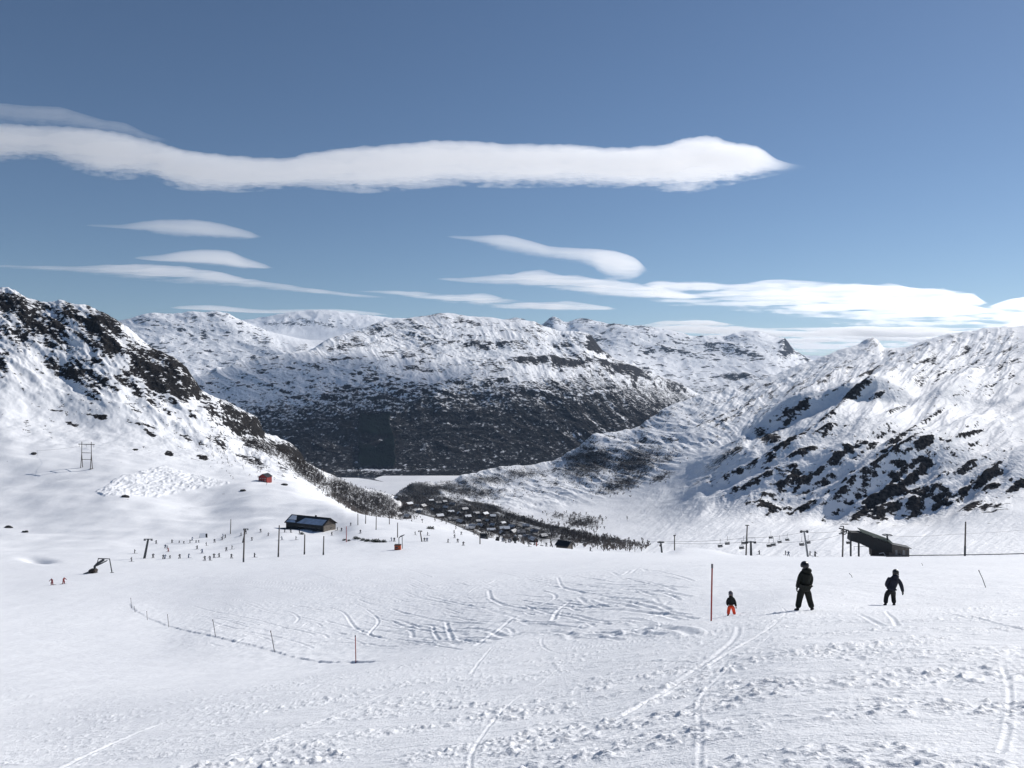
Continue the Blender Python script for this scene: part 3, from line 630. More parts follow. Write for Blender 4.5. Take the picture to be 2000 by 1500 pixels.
# ------------------------------------------------------------------ lake: open water with a sheet of snow covered ice
LZ = -370.0
def poly_obj(name, pts, z, mat, kind='structure'):
    me = bpy.data.meshes.new(name); me.from_pydata([(x, y, z) for x, y in pts], [], [list(range(len(pts)))]); me.update(); me.materials.append(mat)
    o = bpy.data.objects.new(name, me); C.objects.link(o)
    if kind: o['kind'] = kind
    return o
t = NT('lake_water', .12, .5); t.col((.012, .02, .032)); t.l(t.bump(t.noise(.05, 3), 1.0, .15), t.b.inputs['Normal']); M['water'] = t.m
t = NT('lake_ice', .7, .25); n = t.noise(.0035, 5, .6, t.vscale(t.pos(), (1, .5, 1))); t.col(t.mix(t.ramp(n, .38, .68), (.80, .81, .83), (.62, .64, .68))); M['ice'] = t.m
poly_obj('lake_water', [(-9000, 1500), (9000, 1500), (9000, 9000), (-9000, 9000)], LZ - 1.2, M['water'])
def lk(px, y): Y = -LZ * F / (y - 750); return ((px - 1000) / F * Y, Y)
ice = [lk(*p) for p in [(560, 1000), (640, 937), (660, 932.5), (700, 933.5), (722, 936.5), (745, 940.5), (750, 941), (738, 938), (731, 935.5), (738, 932), (748, 929.2), (765, 928), (815, 927.6), (828, 925.5), (845, 922.2), (870, 921), (1000, 920.5), (1000, 1000), (780, 1040)]]
poly_obj('lake_ice', ice, LZ, M['ice'])

# ------------------------------------------------------------------ clouds: thin lens shaped banks lying level in the air
def cloud_mat(name, dens, an=.52):
    m = bpy.data.materials.new(name); m.use_nodes = True; nt = m.node_tree; nt.nodes.remove(nt.nodes['Principled BSDF'])
    v = nt.nodes.new('ShaderNodeVolumePrincipled'); v.inputs['Color'].default_value = (.985, .985, .985, 1); v.inputs['Density'].default_value = dens; v.inputs['Anisotropy'].default_value = an
    nt.links.new(v.outputs[0], nt.nodes['Material Output'].inputs['Volume']); return m
M['cloud'] = cloud_mat('cloud_vapour', .0026); M['thick_cloud'] = cloud_mat('thick_cloud_vapour', .0065)
def cloud(name, label, alt, top, bot, T0, seed, nu=420, nv=60, wisp=1.0, mat='cloud', sharp=.12, group=None, streak=0):
    px0, px1 = min(top), max(top)
    u = np.linspace(px0, px1, nu); v = np.linspace(0, 1, nv)
    ty = curve(list(top), list(top.values()), u); by = curve(list(bot), list(bot.values()), u)
    U, V = np.meshgrid(u, v)
    yy = ty + (by - ty) * V
    ex = np.maximum(by - ty, 1)
    # edges: crisp near edge, frayed far edge
    fr = fbm(U / 26, yy / 9, 4, seed, .6); fr2 = fbm(U / 110 + yy / 60, yy / 16, 3, seed + 5, .6)
    st_ = fbm((U + 2.2 * yy) / 34, (2 * yy - .35 * U) / 15, 4, seed + 9, .6)
    W = V + wisp * (.10 * fr + .24 * fr2 + .16 * st_) * sst(.1, .6, V)
    prof = sst(0, sharp, V) * (1 - sst(.22, 1.04, W)) ** 1.15
    fr2 = fr2 * sst(.05, .5, V); st_ = st_ * sst(.1, .5, V)
    prof = prof * np.clip(1 + .8 * wisp * fr2 + .2 * wisp * fr + .35 * wisp * st_, .02, 3)
    prof = prof * np.clip(1 + .55 * wisp * sst(.25, .8, V) * fbm(U / 30 + yy / 10, (yy - .15 * U) / 4.2, 4, seed + 30, .6), .05, 2)
    if streak: prof = prof * np.clip(.45 + streak * 1.9 * (fbm(U / 190, yy / 6.5, 3, seed + 20, .55) + .4 * fbm(U / 60, yy / 3.5, 3, seed + 23)), .015, 2)
    end = sst(0, .05, (U - px0) / (px1 - px0)) * (1 - sst(.93, 1, (U - px0) / (px1 - px0)))
    T = np.maximum(T0 * prof * end * np.clip(ex / np.max(ex), .15, 1) ** .7, 0)
    T[0] = 0; T[-1] = 0; T[:, 0] = 0; T[:, -1] = 0
    Yd = alt * F / (750 - yy); Xd = (U - 1000) / F * Yd
    T = T * (Yd / 8000)
    n = nu * nv; i = np.arange(n).reshape(nv, nu)
    border = np.zeros((nv, nu), bool); border[0] = border[-1] = True; border[:, 0] = border[:, -1] = True
    T = np.where(border, 0, np.maximum(T, .4))
    topc = np.stack([Xd, Yd, alt + .5 * T], -1).reshape(-1, 3); botc = np.stack([Xd, Yd, alt - .5 * T], -1).reshape(-1, 3)
    j = np.where(border, i, i + n)
    f1 = np.stack([i[:-1, :-1], i[:-1, 1:], i[1:, 1:], i[1:, :-1]], -1).reshape(-1, 4)
    f2 = np.stack([j[:-1, :-1], j[1:, :-1], j[1:, 1:], j[:-1, 1:]], -1).reshape(-1, 4)
    me = bpy.data.meshes.new(name); me.from_pydata(np.concatenate([topc, botc]).tolist(), [], np.concatenate([f1, f2]).tolist())
    bm = bmesh.new(); bm.from_mesh(me); bmesh.ops.delete(bm, geom=[q for q in bm.verts if not q.link_faces], context='VERTS'); bm.to_mesh(me); bm.free()
    me.materials.append(M[mat]); o = bpy.data.objects.new(name, me); C.objects.link(o)
    tag(o, label, 'cloud', group); return o
ALT = 1650; ALT_MAIN = 1530
CG = 'clouds over the mountains'
cloud('cloud', 'long white roll of cloud stretching across the middle of the sky', ALT_MAIN,
      {-300: 245, 0: 250, 80: 254, 200: 264, 300: 284, 370: 303, 450: 312, 550: 317, 600: 308, 700: 296, 800: 290, 850: 284, 920: 285, 1000: 291, 1100: 291, 1200: 297, 1260: 295, 1300: 292, 1340: 280, 1385: 276, 1430: 287, 1480: 292, 1520: 312, 1575: 325},
      {-300: 330, 0: 318, 80: 312, 150: 335, 220: 352, 290: 350, 340: 368, 400: 378, 500: 375, 600: 370, 700: 378, 800: 374, 900: 366, 1000: 368, 1100: 366, 1200: 368, 1270: 372, 1340: 378, 1400: 368, 1460: 354, 1520: 342, 1575: 327}, 230, 201, 760, 100, 1.15, mat='thick_cloud', group=CG)
cloud('cloud', 'ragged thin cloud above the left end of the long roll', ALT + 120,
      {-200: 195, 0: 202, 60: 207, 110: 209, 160: 222, 200: 234, 240: 240, 290: 262, 330: 272}, {-200: 240, 0: 248, 60: 252, 110: 256, 160: 262, 200: 266, 240: 272, 290: 280, 330: 283}, 60, 211, 200, 40, 1.6, group=CG)
cloud('cloud', 'small lens shaped cloud, the upper one at the left', ALT, {165: 439, 230: 440, 280: 435, 320: 432, 380: 433, 430: 440, 480: 452, 515: 463}, {165: 441, 230: 447, 280: 453, 320: 460, 380: 466, 430: 468, 480: 468, 515: 464}, 85, 221, 220, 40, .8, group=CG)
cloud('cloud', 'small lens shaped cloud, the lower one at the left', ALT, {260: 503, 310: 501, 360: 495, 400: 493, 440: 495, 480: 508, 535: 523}, {260: 505, 310: 511, 360: 515, 400: 518, 440: 521, 480: 525, 535: 525}, 100, 231, 160, 22, .5, group=CG)
cloud('cloud', 'long thin streak of cloud tapering down from the left edge', ALT, {-200: 510, 0: 518, 150: 521, 250: 517, 350: 521, 420: 530, 480: 545, 560: 556, 640: 568, 720: 577, 760: 580}, {-200: 520, 0: 524, 150: 534, 250: 545, 350: 554, 420: 558, 480: 562, 560: 570, 640: 576, 720: 582, 760: 583}, 95, 241, 340, 40, .9, group=CG, streak=.5)
cloud('cloud', 'white curved cloud with a wide right end above the right horizon bank', ALT, {870: 461, 920: 462, 980: 460, 1030: 470, 1080: 483, 1150: 487, 1200: 492, 1240: 505, 1268: 528}, {870: 463, 920: 472, 980: 490, 1030: 500, 1080: 508, 1150: 520, 1185: 545, 1225: 551, 1268: 532}, 85, 251, 260, 50, 1.1, group=CG)
cloud('cloud', 'flat cloud running right from the middle, just above the horizon bank', ALT, {850: 544, 950: 541, 1040: 533, 1100: 538, 1180: 548, 1240: 556, 1320: 570, 1380: 582}, {850: 546, 950: 556, 1040: 562, 1100: 570, 1180: 580, 1240: 584, 1320: 588, 1380: 586}, 120, 261, 300, 50, .9, group=CG, streak=.5)
cloud('cloud', 'faint thin streak of cloud over the middle peak', ALT, {690: 567, 760: 568, 850: 574, 950: 578, 1050: 590, 1130: 592, 1210: 603}, {690: 569, 760: 576, 850: 588, 950: 600, 1050: 606, 1130: 608, 1210: 607}, 75, 271, 260, 40, 1.1, group=CG, streak=.8)
cloud('cloud', 'broad white cloud bank low above the right horizon', ALT, {1230: 560, 1300: 548, 1420: 555, 1520: 545, 1640: 552, 1760: 560, 1890: 570, 1930: 590, 2020: 610, 2300: 620}, {1230: 572, 1300: 596, 1420: 606, 1520: 622, 1640: 634, 1760: 645, 1890: 650, 1930: 655, 2020: 660, 2300: 660}, 100, 281, 520, 90, 1.0, group=CG, streak=1)
cloud('cloud', 'thin grey cloud layer between the right bank and the skyline', ALT + 200, {1220: 640, 1340: 622, 1500: 640, 1700: 636, 1900: 640, 2300: 640}, {1220: 652, 1340: 668, 1500: 690, 1700: 698, 1900: 690, 2300: 690}, 58, 291, 400, 50, 1.0, group=CG, streak=1)
cloud('cloud', 'small cloud at the right edge above the slope', ALT, {1925: 600, 1980: 584, 2060: 575, 2300: 570}, {1925: 602, 1980: 612, 2060: 614, 2300: 614}, 60, 301, 100, 20, 1, group=CG)
cloud('cloud', 'faint cloud streak behind the left far plateau', ALT, {330: 600, 400: 599, 520: 607, 640: 606, 760: 614}, {330: 602, 400: 606, 520: 612, 640: 612, 760: 616}, 45, 311, 160, 18, .8, group=CG)

# ------------------------------------------------------------------ mesh builder
class MB:
    def __init__(s): s.bm = bmesh.new()
    def box(s, c, d, rz=0, ry=0, rx=0, bev=0):
        m = Matrix.Translation(c) @ Matrix.Rotation(rz, 4, 'Z') @ Matrix.Rotation(ry, 4, 'Y') @ Matrix.Rotation(rx, 4, 'X') @ Matrix.Diagonal((*d, 1))
        r = bmesh.ops.create_cube(s.bm, size=1, matrix=m)
        if bev: bmesh.ops.bevel(s.bm, geom=list({e for v in r['verts'] for e in v.link_edges}), offset=bev, segments=2, affect='EDGES')
        return s
    def tube(s, pts, r, seg=8, r2=None, cap=True):
        P = [Vector(p) for p in pts]; n = len(P); rings = []
        for i, p in enumerate(P):
            d = (P[min(i + 1, n - 1)] - P[max(i - 1, 0)]).normalized(); u = d.orthogonal().normalized(); w = d.cross(u)
            if rings and True:
                u = (prev - d * prev.dot(d)).normalized(); w = d.cross(u)
            prev = u; rr = r if r2 is None else r + (r2 - r) * i / (n - 1)
            rings.append([s.bm.verts.new(p + rr * (math.cos(a) * u + math.sin(a) * w)) for a in [2 * math.pi * k / seg for k in range(seg)]])
        for a, b in zip(rings[:-1], rings[1:]):
            for k in range(seg): s.bm.faces.new((a[k], a[(k + 1) % seg], b[(k + 1) % seg], b[k]))
        if cap: s.bm.faces.new(rings[0][::-1]); s.bm.faces.new(rings[-1])
        return s
    def poly(s, pts, th=0, n=None):
        vs_ = [s.bm.verts.new(p) for p in pts]; f = s.bm.faces.new(vs_)
        if th:
            f.normal_update(); nn = Vector(n) if n else f.normal
            r = bmesh.ops.extrude_face_region(s.bm, geom=[f]); bmesh.ops.translate(s.bm, verts=[v for v in r['geom'] if isinstance(v, bmesh.types.BMVert)], vec=nn * th)
        return s
    def prism(s, prof, x0, x1):
        """profile in (y, z) swept along x"""
        a = [s.bm.verts.new((x0, y, z)) for y, z in prof]; b = [s.bm.verts.new((x1, y, z)) for y, z in prof]; n = len(prof)
        for k in range(n): s.bm.faces.new((a[k], a[(k + 1) % n], b[(k + 1) % n], b[k]))
        s.bm.faces.new(a[::-1]); s.bm.faces.new(b); return s
    def ball(s, c, r, sc=(1, 1, 1), seg=12, cut=None):
        m = Matrix.Translation(c) @ Matrix.Diagonal((*sc, 1)); q = bmesh.ops.create_uvsphere(s.bm, u_segments=seg, v_segments=max(6, seg * 2 // 3), radius=r, matrix=m)
        if cut is not None: bmesh.ops.delete(s.bm, geom=[v for v in q['verts'] if v.co.z < c[2] + cut], context='VERTS')
        return s
    def torus(s, c, R_, r, axis='Z', seg=24, ms=6, tilt=0):
        T = Matrix.Translation(c) @ (Matrix.Rotation(tilt, 4, 'Y')) @ (Matrix.Rotation(math.pi / 2, 4, 'X') if axis == 'Y' else Matrix.Rotation(math.pi / 2, 4, 'Y') if axis == 'X' else Matrix.Identity(4))
        rings = []
        for i in range(seg):
            a = 2 * math.pi * i / seg
            rings.append([s.bm.verts.new(T @ Vector(((R_ + r * math.cos(b)) * math.cos(a), (R_ + r * math.cos(b)) * math.sin(a), r * math.sin(b)))) for b in [2 * math.pi * k / ms for k in range(ms)]])
        for i in range(seg):
            A, B = rings[i], rings[(i + 1) % seg]
            for k in range(ms): s.bm.faces.new((A[k], B[k], B[(k + 1) % ms], A[(k + 1) % ms]))
        return s
    def build(s, name, mat, parent=None, smooth=False, label=None):
        bmesh.ops.recalc_face_normals(s.bm, faces=s.bm.faces)
        me = bpy.data.meshes.new(name); s.bm.to_mesh(me); s.bm.free(); me.materials.append(mat)
        if smooth: me.polygons.foreach_set('use_smooth', [True] * len(me.polygons))
        o = bpy.data.objects.new(name, me); C.objects.link(o)
        if parent: o.parent = parent
        if label: o['label'] = label
        return o
def thing(name, loc, label, cat, group=None, rz=0):
    o = bpy.data.objects.new(name, None); C.objects.link(o); o.location = loc; o.rotation_euler = (0, 0, rz); o.empty_display_size = .5
    return tag(o, label, cat, group)
def copy_tree(o, parent=None):
    c = o.copy(); C.objects.link(c); c.parent = parent
    for ch in list(o.children): copy_tree(ch, c)
    return c
KEYED = {}
def PM(px, Y): return Y / F
for nm, c, kw in [('dark_steel', (.06, .065, .07), dict(rough=.5, metal=.3)), ('galvanised', (.22, .23, .24), dict(rough=.5, metal=.5)), ('weathered_pole', (.11, .095, .085), dict(rough=.8)), ('black_wall', (.022, .023, .024), dict(rough=.75)),
                  ('grey_wood', (.13, .115, .10), dict(rough=.85, scale=1.5)), ('dark_wood', (.05, .04, .034), dict(rough=.85, scale=1.5)), ('red_paint', (.22, .03, .025), dict(rough=.7)), ('roof_black', (.014, .016, .02), dict(rough=.55)), ('roof_green', (.035, .05, .047), dict(rough=.9, spec=.1)),
                  ('glass_dark', (.02, .025, .03), dict(rough=.12, spec=.6)), ('orange_paint', (.42, .085, .03), dict(rough=.6)), ('roof_snow', (.80, .82, .85), dict(rough=.7, var=.05)), ('blue_ice', (.30, .38, .50), dict(rough=.35, var=.2, scale=.5)), ('roof_old_snow', (.55, .55, .56), dict(rough=.7, var=.5, scale=.3)), ('roof_patchy', (.22, .22, .23), dict(rough=.7, var=.8, scale=.25)), ('white_paint', (.6, .6, .6), dict(rough=.6, var=.1)),
                  ('jacket_black', (.012, .014, .015), dict(rough=.75, scale=9, bump=.01)), ('jacket_green', (.009, .011, .009), dict(rough=.8, scale=9, bump=.01)), ('jacket_navy', (.012, .014, .026), dict(rough=.75, scale=9, bump=.01)), ('trousers_black', (.013, .014, .016), dict(rough=.8, scale=9, bump=.01)), ('trousers_orange', (.85, .085, .03), dict(rough=.7, scale=9, var=.1, bump=.01)),
                  ('helmet_black', (.012, .012, .014), dict(rough=.35, spec=.5)), ('helmet_grey', (.07, .065, .085), dict(rough=.4, spec=.5)), ('goggle_strap', (.05, .05, .055), dict(rough=.6)), ('skin', (.45, .26, .19), dict(rough=.6, var=.05)), ('boot_black', (.015, .014, .014), dict(rough=.6)), ('pole_red', (.34, .05, .045), dict(rough=.55, var=.15)), ('pole_grey', (.17, .15, .155), dict(rough=.6)),
                  ('cloth_dark', (.02, .022, .028), dict(rough=.8)), ('cloth_blue', (.02, .05, .12), dict(rough=.8)), ('cloth_red', (.20, .03, .03), dict(rough=.8)), ('cloth_grey', (.12, .12, .13), dict(rough=.8)), ('bark', (.13, .112, .10), dict(rough=.9)), ('juniper', (.025, .035, .022), dict(rough=.9)), ('asphalt', (.06, .06, .062), dict(rough=.85, scale=.05)), ('wet_road', (.16, .155, .15), dict(rough=.8, scale=.05)),
                  ('house_dark', (.035, .03, .028), dict(rough=.85)), ('house_brown', (.09, .05, .035), dict(rough=.85)), ('house_grey', (.16, .16, .16), dict(rough=.85)), ('cable_steel', (.07, .07, .075), dict(rough=.5, metal=.3)), ('boulder_rock', (.045, .043, .042), dict(rough=.9, bump=.05))]:
    M[nm] = plain(nm, c, **kw)

# ------------------------------------------------------------------ buildings
def lodge():
    X, Y, z = hit(607, 1033)
    r = thing('lodge', (X, Y, z - .6), 'long black lodge with dark pitched roof and icy panes, above the beginner slope', 'lodge', rz=R(-27))
    L, D, H, P = 24.5, 9.5, 4.0, 2.9
    MB().box((-.0, 0, H / 2), (L, D, H)).build('wall', M['black_wall'], r)
    MB().prism([(-D / 2, H), (D / 2, H), (0, H + P)], L / 2 - .25, L / 2 - .02).build('gable', M['dark_wood'], r)
    MB().prism([(-D / 2, H), (D / 2, H), (0, H + P)], -L / 2 + .02, -L / 2 + .25).build('gable', M['dark_wood'], r)
    MB().box((L / 2 + .03, 0, H / 2 - .1), (.06, D - .2, H - .3)).build('end_wall', M['grey_wood'], r, label='grey boarded end wall')
    e = .7; k = P / (D / 2)
    rf = MB().prism([(-D / 2 - e, H - e * k + .02), (0, H + P + .02), (D / 2 + e, H - e * k + .02), (D / 2 + e, H - e * k + .27), (0, H + P + .29), (-D / 2 - e, H - e * k + .27)], -L / 2 - .6, L / 2 + .6).build('roof', M['roof_black'], r)
    def patch(x0, x1, t0, t1, n, mat, x0b=None, x1b=None):
        f = lambda t: (-t * (D / 2 + e), H + P + .31 - t * (P + e * k))
        a, b = f(t0), f(t1); x0b = x0 if x0b is None else x0b; x1b = x1 if x1b is None else x1b
        MB().poly([(x0, *a), (x1, *a), (x1b, *b), (x0b, *b)], .05, (0, 0, 1)).build(n, M[mat], rf)
    patch(-2.2, L / 2 - .5, .30, .95, 'roof_ice', 'blue_ice', -5.0)
    patch(-L / 2 + .4, -L / 2 + 3.6, .12, .62, 'roof_snow', 'roof_snow', -L / 2 + .2, -L / 2 + 5.6)
    patch(-L / 2 + .4, -L / 2 + 5.0, .68, .93, 'roof_snow', 'blue_ice', -L / 2 + .3, -L / 2 + 6.6)
    for x in (-3.5, -1, 1.5, 4, 6.5, 9): 
        w = MB().box((x, -D / 2 - .04, 2.0), (1.7, .08, 1.3)).build('window', M['glass_dark'], r)
        MB().box((x, -D / 2 - .07, 1.3), (1.9, .06, .1)).build('sill', M['grey_wood'], w)
    MB().box((-L / 2 + 1.3, -D / 2 - 2.2, .55), (8.0, 4.3, .35)).build('deck', M['dark_wood'], r)
    for x in (-L / 2 - 2.2, -L / 2 + 1, -L / 2 + 4.8): MB().box((x, -D / 2 - 4.1, -.4), (.3, .3, 1.7)).build('deck_post', M['dark_wood'], r)
    MB().box((-L / 2 + 8.2, -D / 2 - 1.5, .3), (6.5, 2.9, 2.6)).build('porch', M['black_wall'], r)
    MB().box((-L / 2 + 9.8, -D / 2 - 3.03, .5), (1.8, .1, 1.5)).build('door', M['dark_wood'], r)
    MB().box((L / 2 + .1, 1.0, 1.9), (.08, 1.5, .5)).build('window', M['glass_dark'], r)
    MB().box((2, 1.6, H + P - .2), (.7, .7, 1.6)).build('chimney', M['black_wall'], rf)
    for x in (3, 6.5, 10): MB().box((x, -D / 2 - 1.3, -.2), (.16, .16, 1.4)).build('terrace_post', M['dark_wood'], r)
lodge()
def simple_house(name, loc, w, d, h, p, wall, roofm, label, cat, group=None, rz=0, axis='x', eave=.35, nwin=2, snow=None, door=True, winmat='glass_dark', chim=False):
    r = thing(name, loc, label, cat, group, rz); lo = -.8
    MB().prism([(-d / 2, lo), (d / 2, lo), (d / 2, h), (0, h + p - .02), (-d / 2, h)], -w / 2, w / 2).build('wall', M[wall], r)
    k = p / (d / 2)
    rf = MB().prism([(-d / 2 - eave, h - eave * k + .02), (0, h + p + .02), (d / 2 + eave, h - eave * k + .02), (d / 2 + eave, h - eave * k + .22), (0, h + p + .24), (-d / 2 - eave, h - eave * k + .22)], -w / 2 - eave, w / 2 + eave).build('roof', M[roofm], r)
    if chim: MB().box((w * .2, 0, h + p + .3), (.6, .6, 1.1)).build('chimney', M['black_wall'], rf)
    for i in range(nwin):
        x = (i + .5) / nwin * w - w / 2
        win = MB().box((x, -d / 2 - .03, h * .58), (w / nwin * .35, .06, h * .32)).build('window', M[winmat], r)
    if door: MB().box((w * .36, -d / 2 - .03, h * .33), (.9, .06, min(2.0, h * .66))).build('door', M['dark_wood'], r)
    return r
def cabin():
    X, Y, z = hit(518, 941); s = Y / F
    r = simple_house('cabin', (X, Y, z), 20 * s, 22 * s * .8, 10.5 * s, 5.5 * s, 'red_paint', 'roof_black', 'small dark red cabin standing alone on the snowy knoll left of the woods', 'cabin', rz=R(78), nwin=0, door=False, eave=.45)
    w, d, h = 20 * s, 17.6 * s, 10.5 * s
    for y in (-d * .3, 0, d * .3):
        for zz in (h * .28, h * .70):
            q = MB().box((-w / 2 - .04, y, zz), (.08, d * .14, h * .16)).build('window', M['white_paint'], r)
            MB().box((-w / 2 - .085, y, zz), (.05, d * .10, h * .11)).build('pane', M['glass_dark'], q)
cabin()
# stilted hut by the woods' edge
X, Y, z = at(1104, 352); z = -(1075 - 750) / F * Y
r = simple_house('stilted_hut', (X - .3, Y, z + .3), 5.8, 4.6, 2.3, 1.5, 'grey_wood', 'roof_black', 'grey hut with a steep black roof on stilts at the edge of the woods', 'hut', rz=R(-34), nwin=0, door=False, eave=.5)
for x in (-2.2, 0, 2.2): MB().box((x, -1.8, -1.2), (.5, .5, 1.4)).build('stilt', M['dark_wood'], r)
X, Y, z = hit(945, 1052)
r = thing('round_hut', (X, Y, z), 'small dark hut with a rounded roof on the brow of the slope', 'hut', rz=R(-10))
MB().prism([(1.7 * math.cos(a), 1.0 + 1.6 * math.sin(a)) for a in np.linspace(0, math.pi, 9)] + [(-1.7, -.6), (1.7, -.6)], -1.8, 1.8).build('shell', M['black_wall'], r)
MB().box((0, -1.74, .6), (2.9, .08, 1.3)).build('front', M['cloth_grey'], r); MB().box((0, -1.9, 1.5), (4.3, .9, .12)).build('canopy', M['roof_black'], r)
# little timber roof buried in the drift
X, Y, z = hit(397, 1050); s = Y / F
r = thing('buried_shed', (X, Y, z - .8), 'small dark timber roof half buried in a snowdrift below the cat track', 'shed', rz=R(25))
MB().prism([(-1.6, 0), (1.6, 0), (0, 2.3)], -1.5, 1.7).build('wall', M['dark_wood'], r)
MB().prism([(-1.9, -.1), (0, 2.4), (1.9, -.1), (1.9, .15), (0, 2.65), (-1.9, .15)], -1.7, 1.9).build('roof', M['roof_black'], r)
MB().prism([(-1.95, .0), (-1.0, 1.35), (-.0, 2.72), (.5, 2.2), (0, 2.95), (-1.5, 1.0)], -1.7, 1.0).build('roof_snow', M['roof_snow'], r)

# lower lift station on the right
def station():
    Y = 306.0; s = Y / F; X0 = (1735 - 1000) * s; z0 = -(1084 - 750) * s
    r = thing('lift_station', (X0, Y, z0), 'dark chairlift station with a long sloping canopy and a timber hut at its right', 'lift station', rz=R(-8))
    P = lambda px, y, d=0: ((px - 1735) * s, d, -(y - 1084) * s)
    # canopy: a slab sloping down to the right
    a, b = P(1659, 1037), P(1737, 1061)
    c2, d2 = P(1667, 1056), P(1738, 1077)
    MB().poly([P(1663, 1040, -2.4), P(1684, 1040, -2.4), P(1712, 1052, -2.4), P(1738, 1060, -2.4), P(1738, 1077, -2.4), P(1706, 1073.5, -2.4), P(1679, 1061, -2.4), P(1661, 1056, -2.4)], 4.8, (0, 1, 0)).build('canopy', M['black_wall'], r)
    a, b = P(1683, 1039.2), P(1739, 1060)
    MB().poly([(a[0] - .3, -2.7, a[2] + .05), (b[0] + .3, -2.7, b[2] + .05), (b[0] + .3, 3.2, b[2] + .8), (a[0] - .3, 3.2, a[2] + .8)], .14, (0, 0, 1)).build('canopy_roof', M['roof_green'], r)
    x0, x1 = P(1733, 0)[0], P(1770, 0)[0]
    MB().poly([(x0, -2.2, -1.0), (x1, -2.2, -1.0), (x1, -2.2, P(0, 1068)[2]), (x0, -2.2, P(0, 1061)[2])], 5, (0, 1, 0)).build('hut_wall', M['grey_wood'], r)
    MB().poly([(x0 - .3, -2.6, P(0, 1061)[2] + .05), (x1 + .7, -2.6, P(0, 1068.5)[2] + .02), (x1 + .7, 3.2, P(0, 1068.5)[2] + .02), (x0 - .3, 3.2, P(0, 1061)[2] + .05)], .22, (0, 0, 1)).build('hut_roof', M['roof_black'], r)
    for k, x in enumerate(np.linspace(x0 + 2.6, x1 - .7, 4)): MB().box((x, -2.24, 1.5), (.75, .08, 1.7)).build('window', M['glass_dark' if k % 2 else 'galvanised'], r)
    MB().poly([P(1702, 1085, -1.9), P(1733, 1085, -1.9), P(1733, 1075.5, -1.9), P(1709, 1073, -1.9), P(1701, 1070, -1.9)], 3.6, (0, 1, 0)).build('base_wall', M['dark_wood'], r)
    for px_, t in ((1665, 1054), (1680, 1057)): q = P(px_, t); MB().box((q[0], 0, q[2] / 2 - .4), (.55, .6, q[2] + .9)).build('pillar', M['dark_steel'], r)
    MB().tube([P(1669, 1068, -1), P(1700, 1068, -1)], .07).tube([P(1670, 1068, -1), P(1670, 1074, -1)], .07).build('railing', M['dark_steel'], r)
    # bull wheel tower standing through the roof
    MB().tube([P(1735, 1062), P(1732.5, 1046)], .32).build('wheel_mast', M['dark_steel'], r)
    w = P(1733, 1045); MB().torus((w[0], 0, w[2]), 1.75, .13).box((w[0], 0, w[2]), (3.5, .16, .12)).box((w[0], 0, w[2]), (.16, 3.5, .12)).ball((w[0], 0, w[2] + .2), .45, (1, 1, .5)).build('bull_wheel', M['dark_steel'], r)
    # wheel assembly at the upper end of the canopy
    w = P(1652, 1036); MB().box((w[0], 0, w[2]), (3.6, .5, .5), ry=R(12)).box((w[0] - .3, 0, w[2] - 1.2), (3.2, .4, .35), ry=R(-20)).tube([(w[0] - 1.4, 0, w[2] + .3), (w[0] + 2.2, 0, w[2] - 1.9)], .14).torus((w[0], 0, w[2] - 1.0), 1.0, .16, 'Y').build('sheave_train', M['dark_steel'], r)
    MB().tube([P(1650.5, 1036, .3), P(1650.5, 1066, .3)], .26).build('support_mast', M['dark_steel'], r)
    MB().prism([(-1.2, 0), (-.4, .9), (.6, .8), (1.2, 0)], P(1711, 0)[0], P(1727, 0)[0]).build('snow_ramp', M['roof_snow'], r)
    MB().tube([P(1714, 1079, -2.6), P(1722, 1077, -2.6), P(1727, 1085, -2.6)], .13).build('loading_gate', M['white_paint'], r)
station()

# ------------------------------------------------------------------ lift towers and poles
def pole(name, px, yt, pxb, yb, rad, mat, label, cat, Y=None, group=None, extra=None, sink=.5):
    if Y is None: X, Y, z = hit(pxb, yb)
    else: X, z = (pxb - 1000) / F * Y, ground((pxb - 1000) / F * Y, Y)
    s = Y / F; zt = -(yt - 750) * s; dx = (px - pxb) * s; h = zt - z
    r = thing(name, (X, Y, z), label, cat, group)
    MB().tube([(-dx * sink / h, 0, -sink), (dx, 0, h)], rad * 1.15, 10, rad * .85).build('mast', M[mat], r)
    if extra: extra(r, dx, h, s)
    return r
def tbar_head(w=9, d=3.6, sheaves=True, mat='dark_steel'):
    def f(r, dx, h, s):
        W = w * s
        MB().box((dx, 0, h), (W, .28, .28)).build('crossarm', M[mat], r)
        for sx in (-1, 1):
            MB().box((dx + sx * W * .40, 0, h - d * s * .35), (W * .22, .3, d * s * .28)).tube([(dx + sx * W * .40, 0, h), (dx + sx * W * .40, 0, h - d * s * .3)], .08, 6).build('sheaves', M[mat], r)
    return f
def wheel_head(w):
    def f(r, dx, h, s):
        MB().torus((dx, 0, h), w * s / 2, .14).box((dx, 0, h), (w * s, .18, .16)).ball((dx, 0, h + .1), .5, (1, 1, .5)).build('bull_wheel', M['dark_steel'], r)
    return f
def band(r, dx, h, s): MB().tube([(0, 0, -.3), (dx * .12, 0, h * .13)], .30, 10).build('collar', M['dark_steel'], r)
G1 = 'steel towers of the ski lifts'; G2 = 'floodlight masts along the slopes'; G3 = 'marker poles on the piste'
pole('lift_tower', 289.5, 1053, 282, 1091, .42, 'dark_steel', 'leftmost T shaped ski lift tower, leaning right, on the beginner slope', 'lift tower', group=G1, extra=tbar_head(17, 6))
pole('lift_tower', 480, 1033, 474, 1060, .28, 'dark_steel', 'short T shaped lift tower just behind the tall left floodlight mast', 'lift tower', group=G1, extra=tbar_head(10, 5))
pole('lift_tower', 820.5, 1037, 824, 1058, .24, 'weathered_pole', 'small thin T shaped lift tower right of the orange hut', 'lift tower', group=G1, extra=tbar_head(8, 4, mat='weathered_pole'))
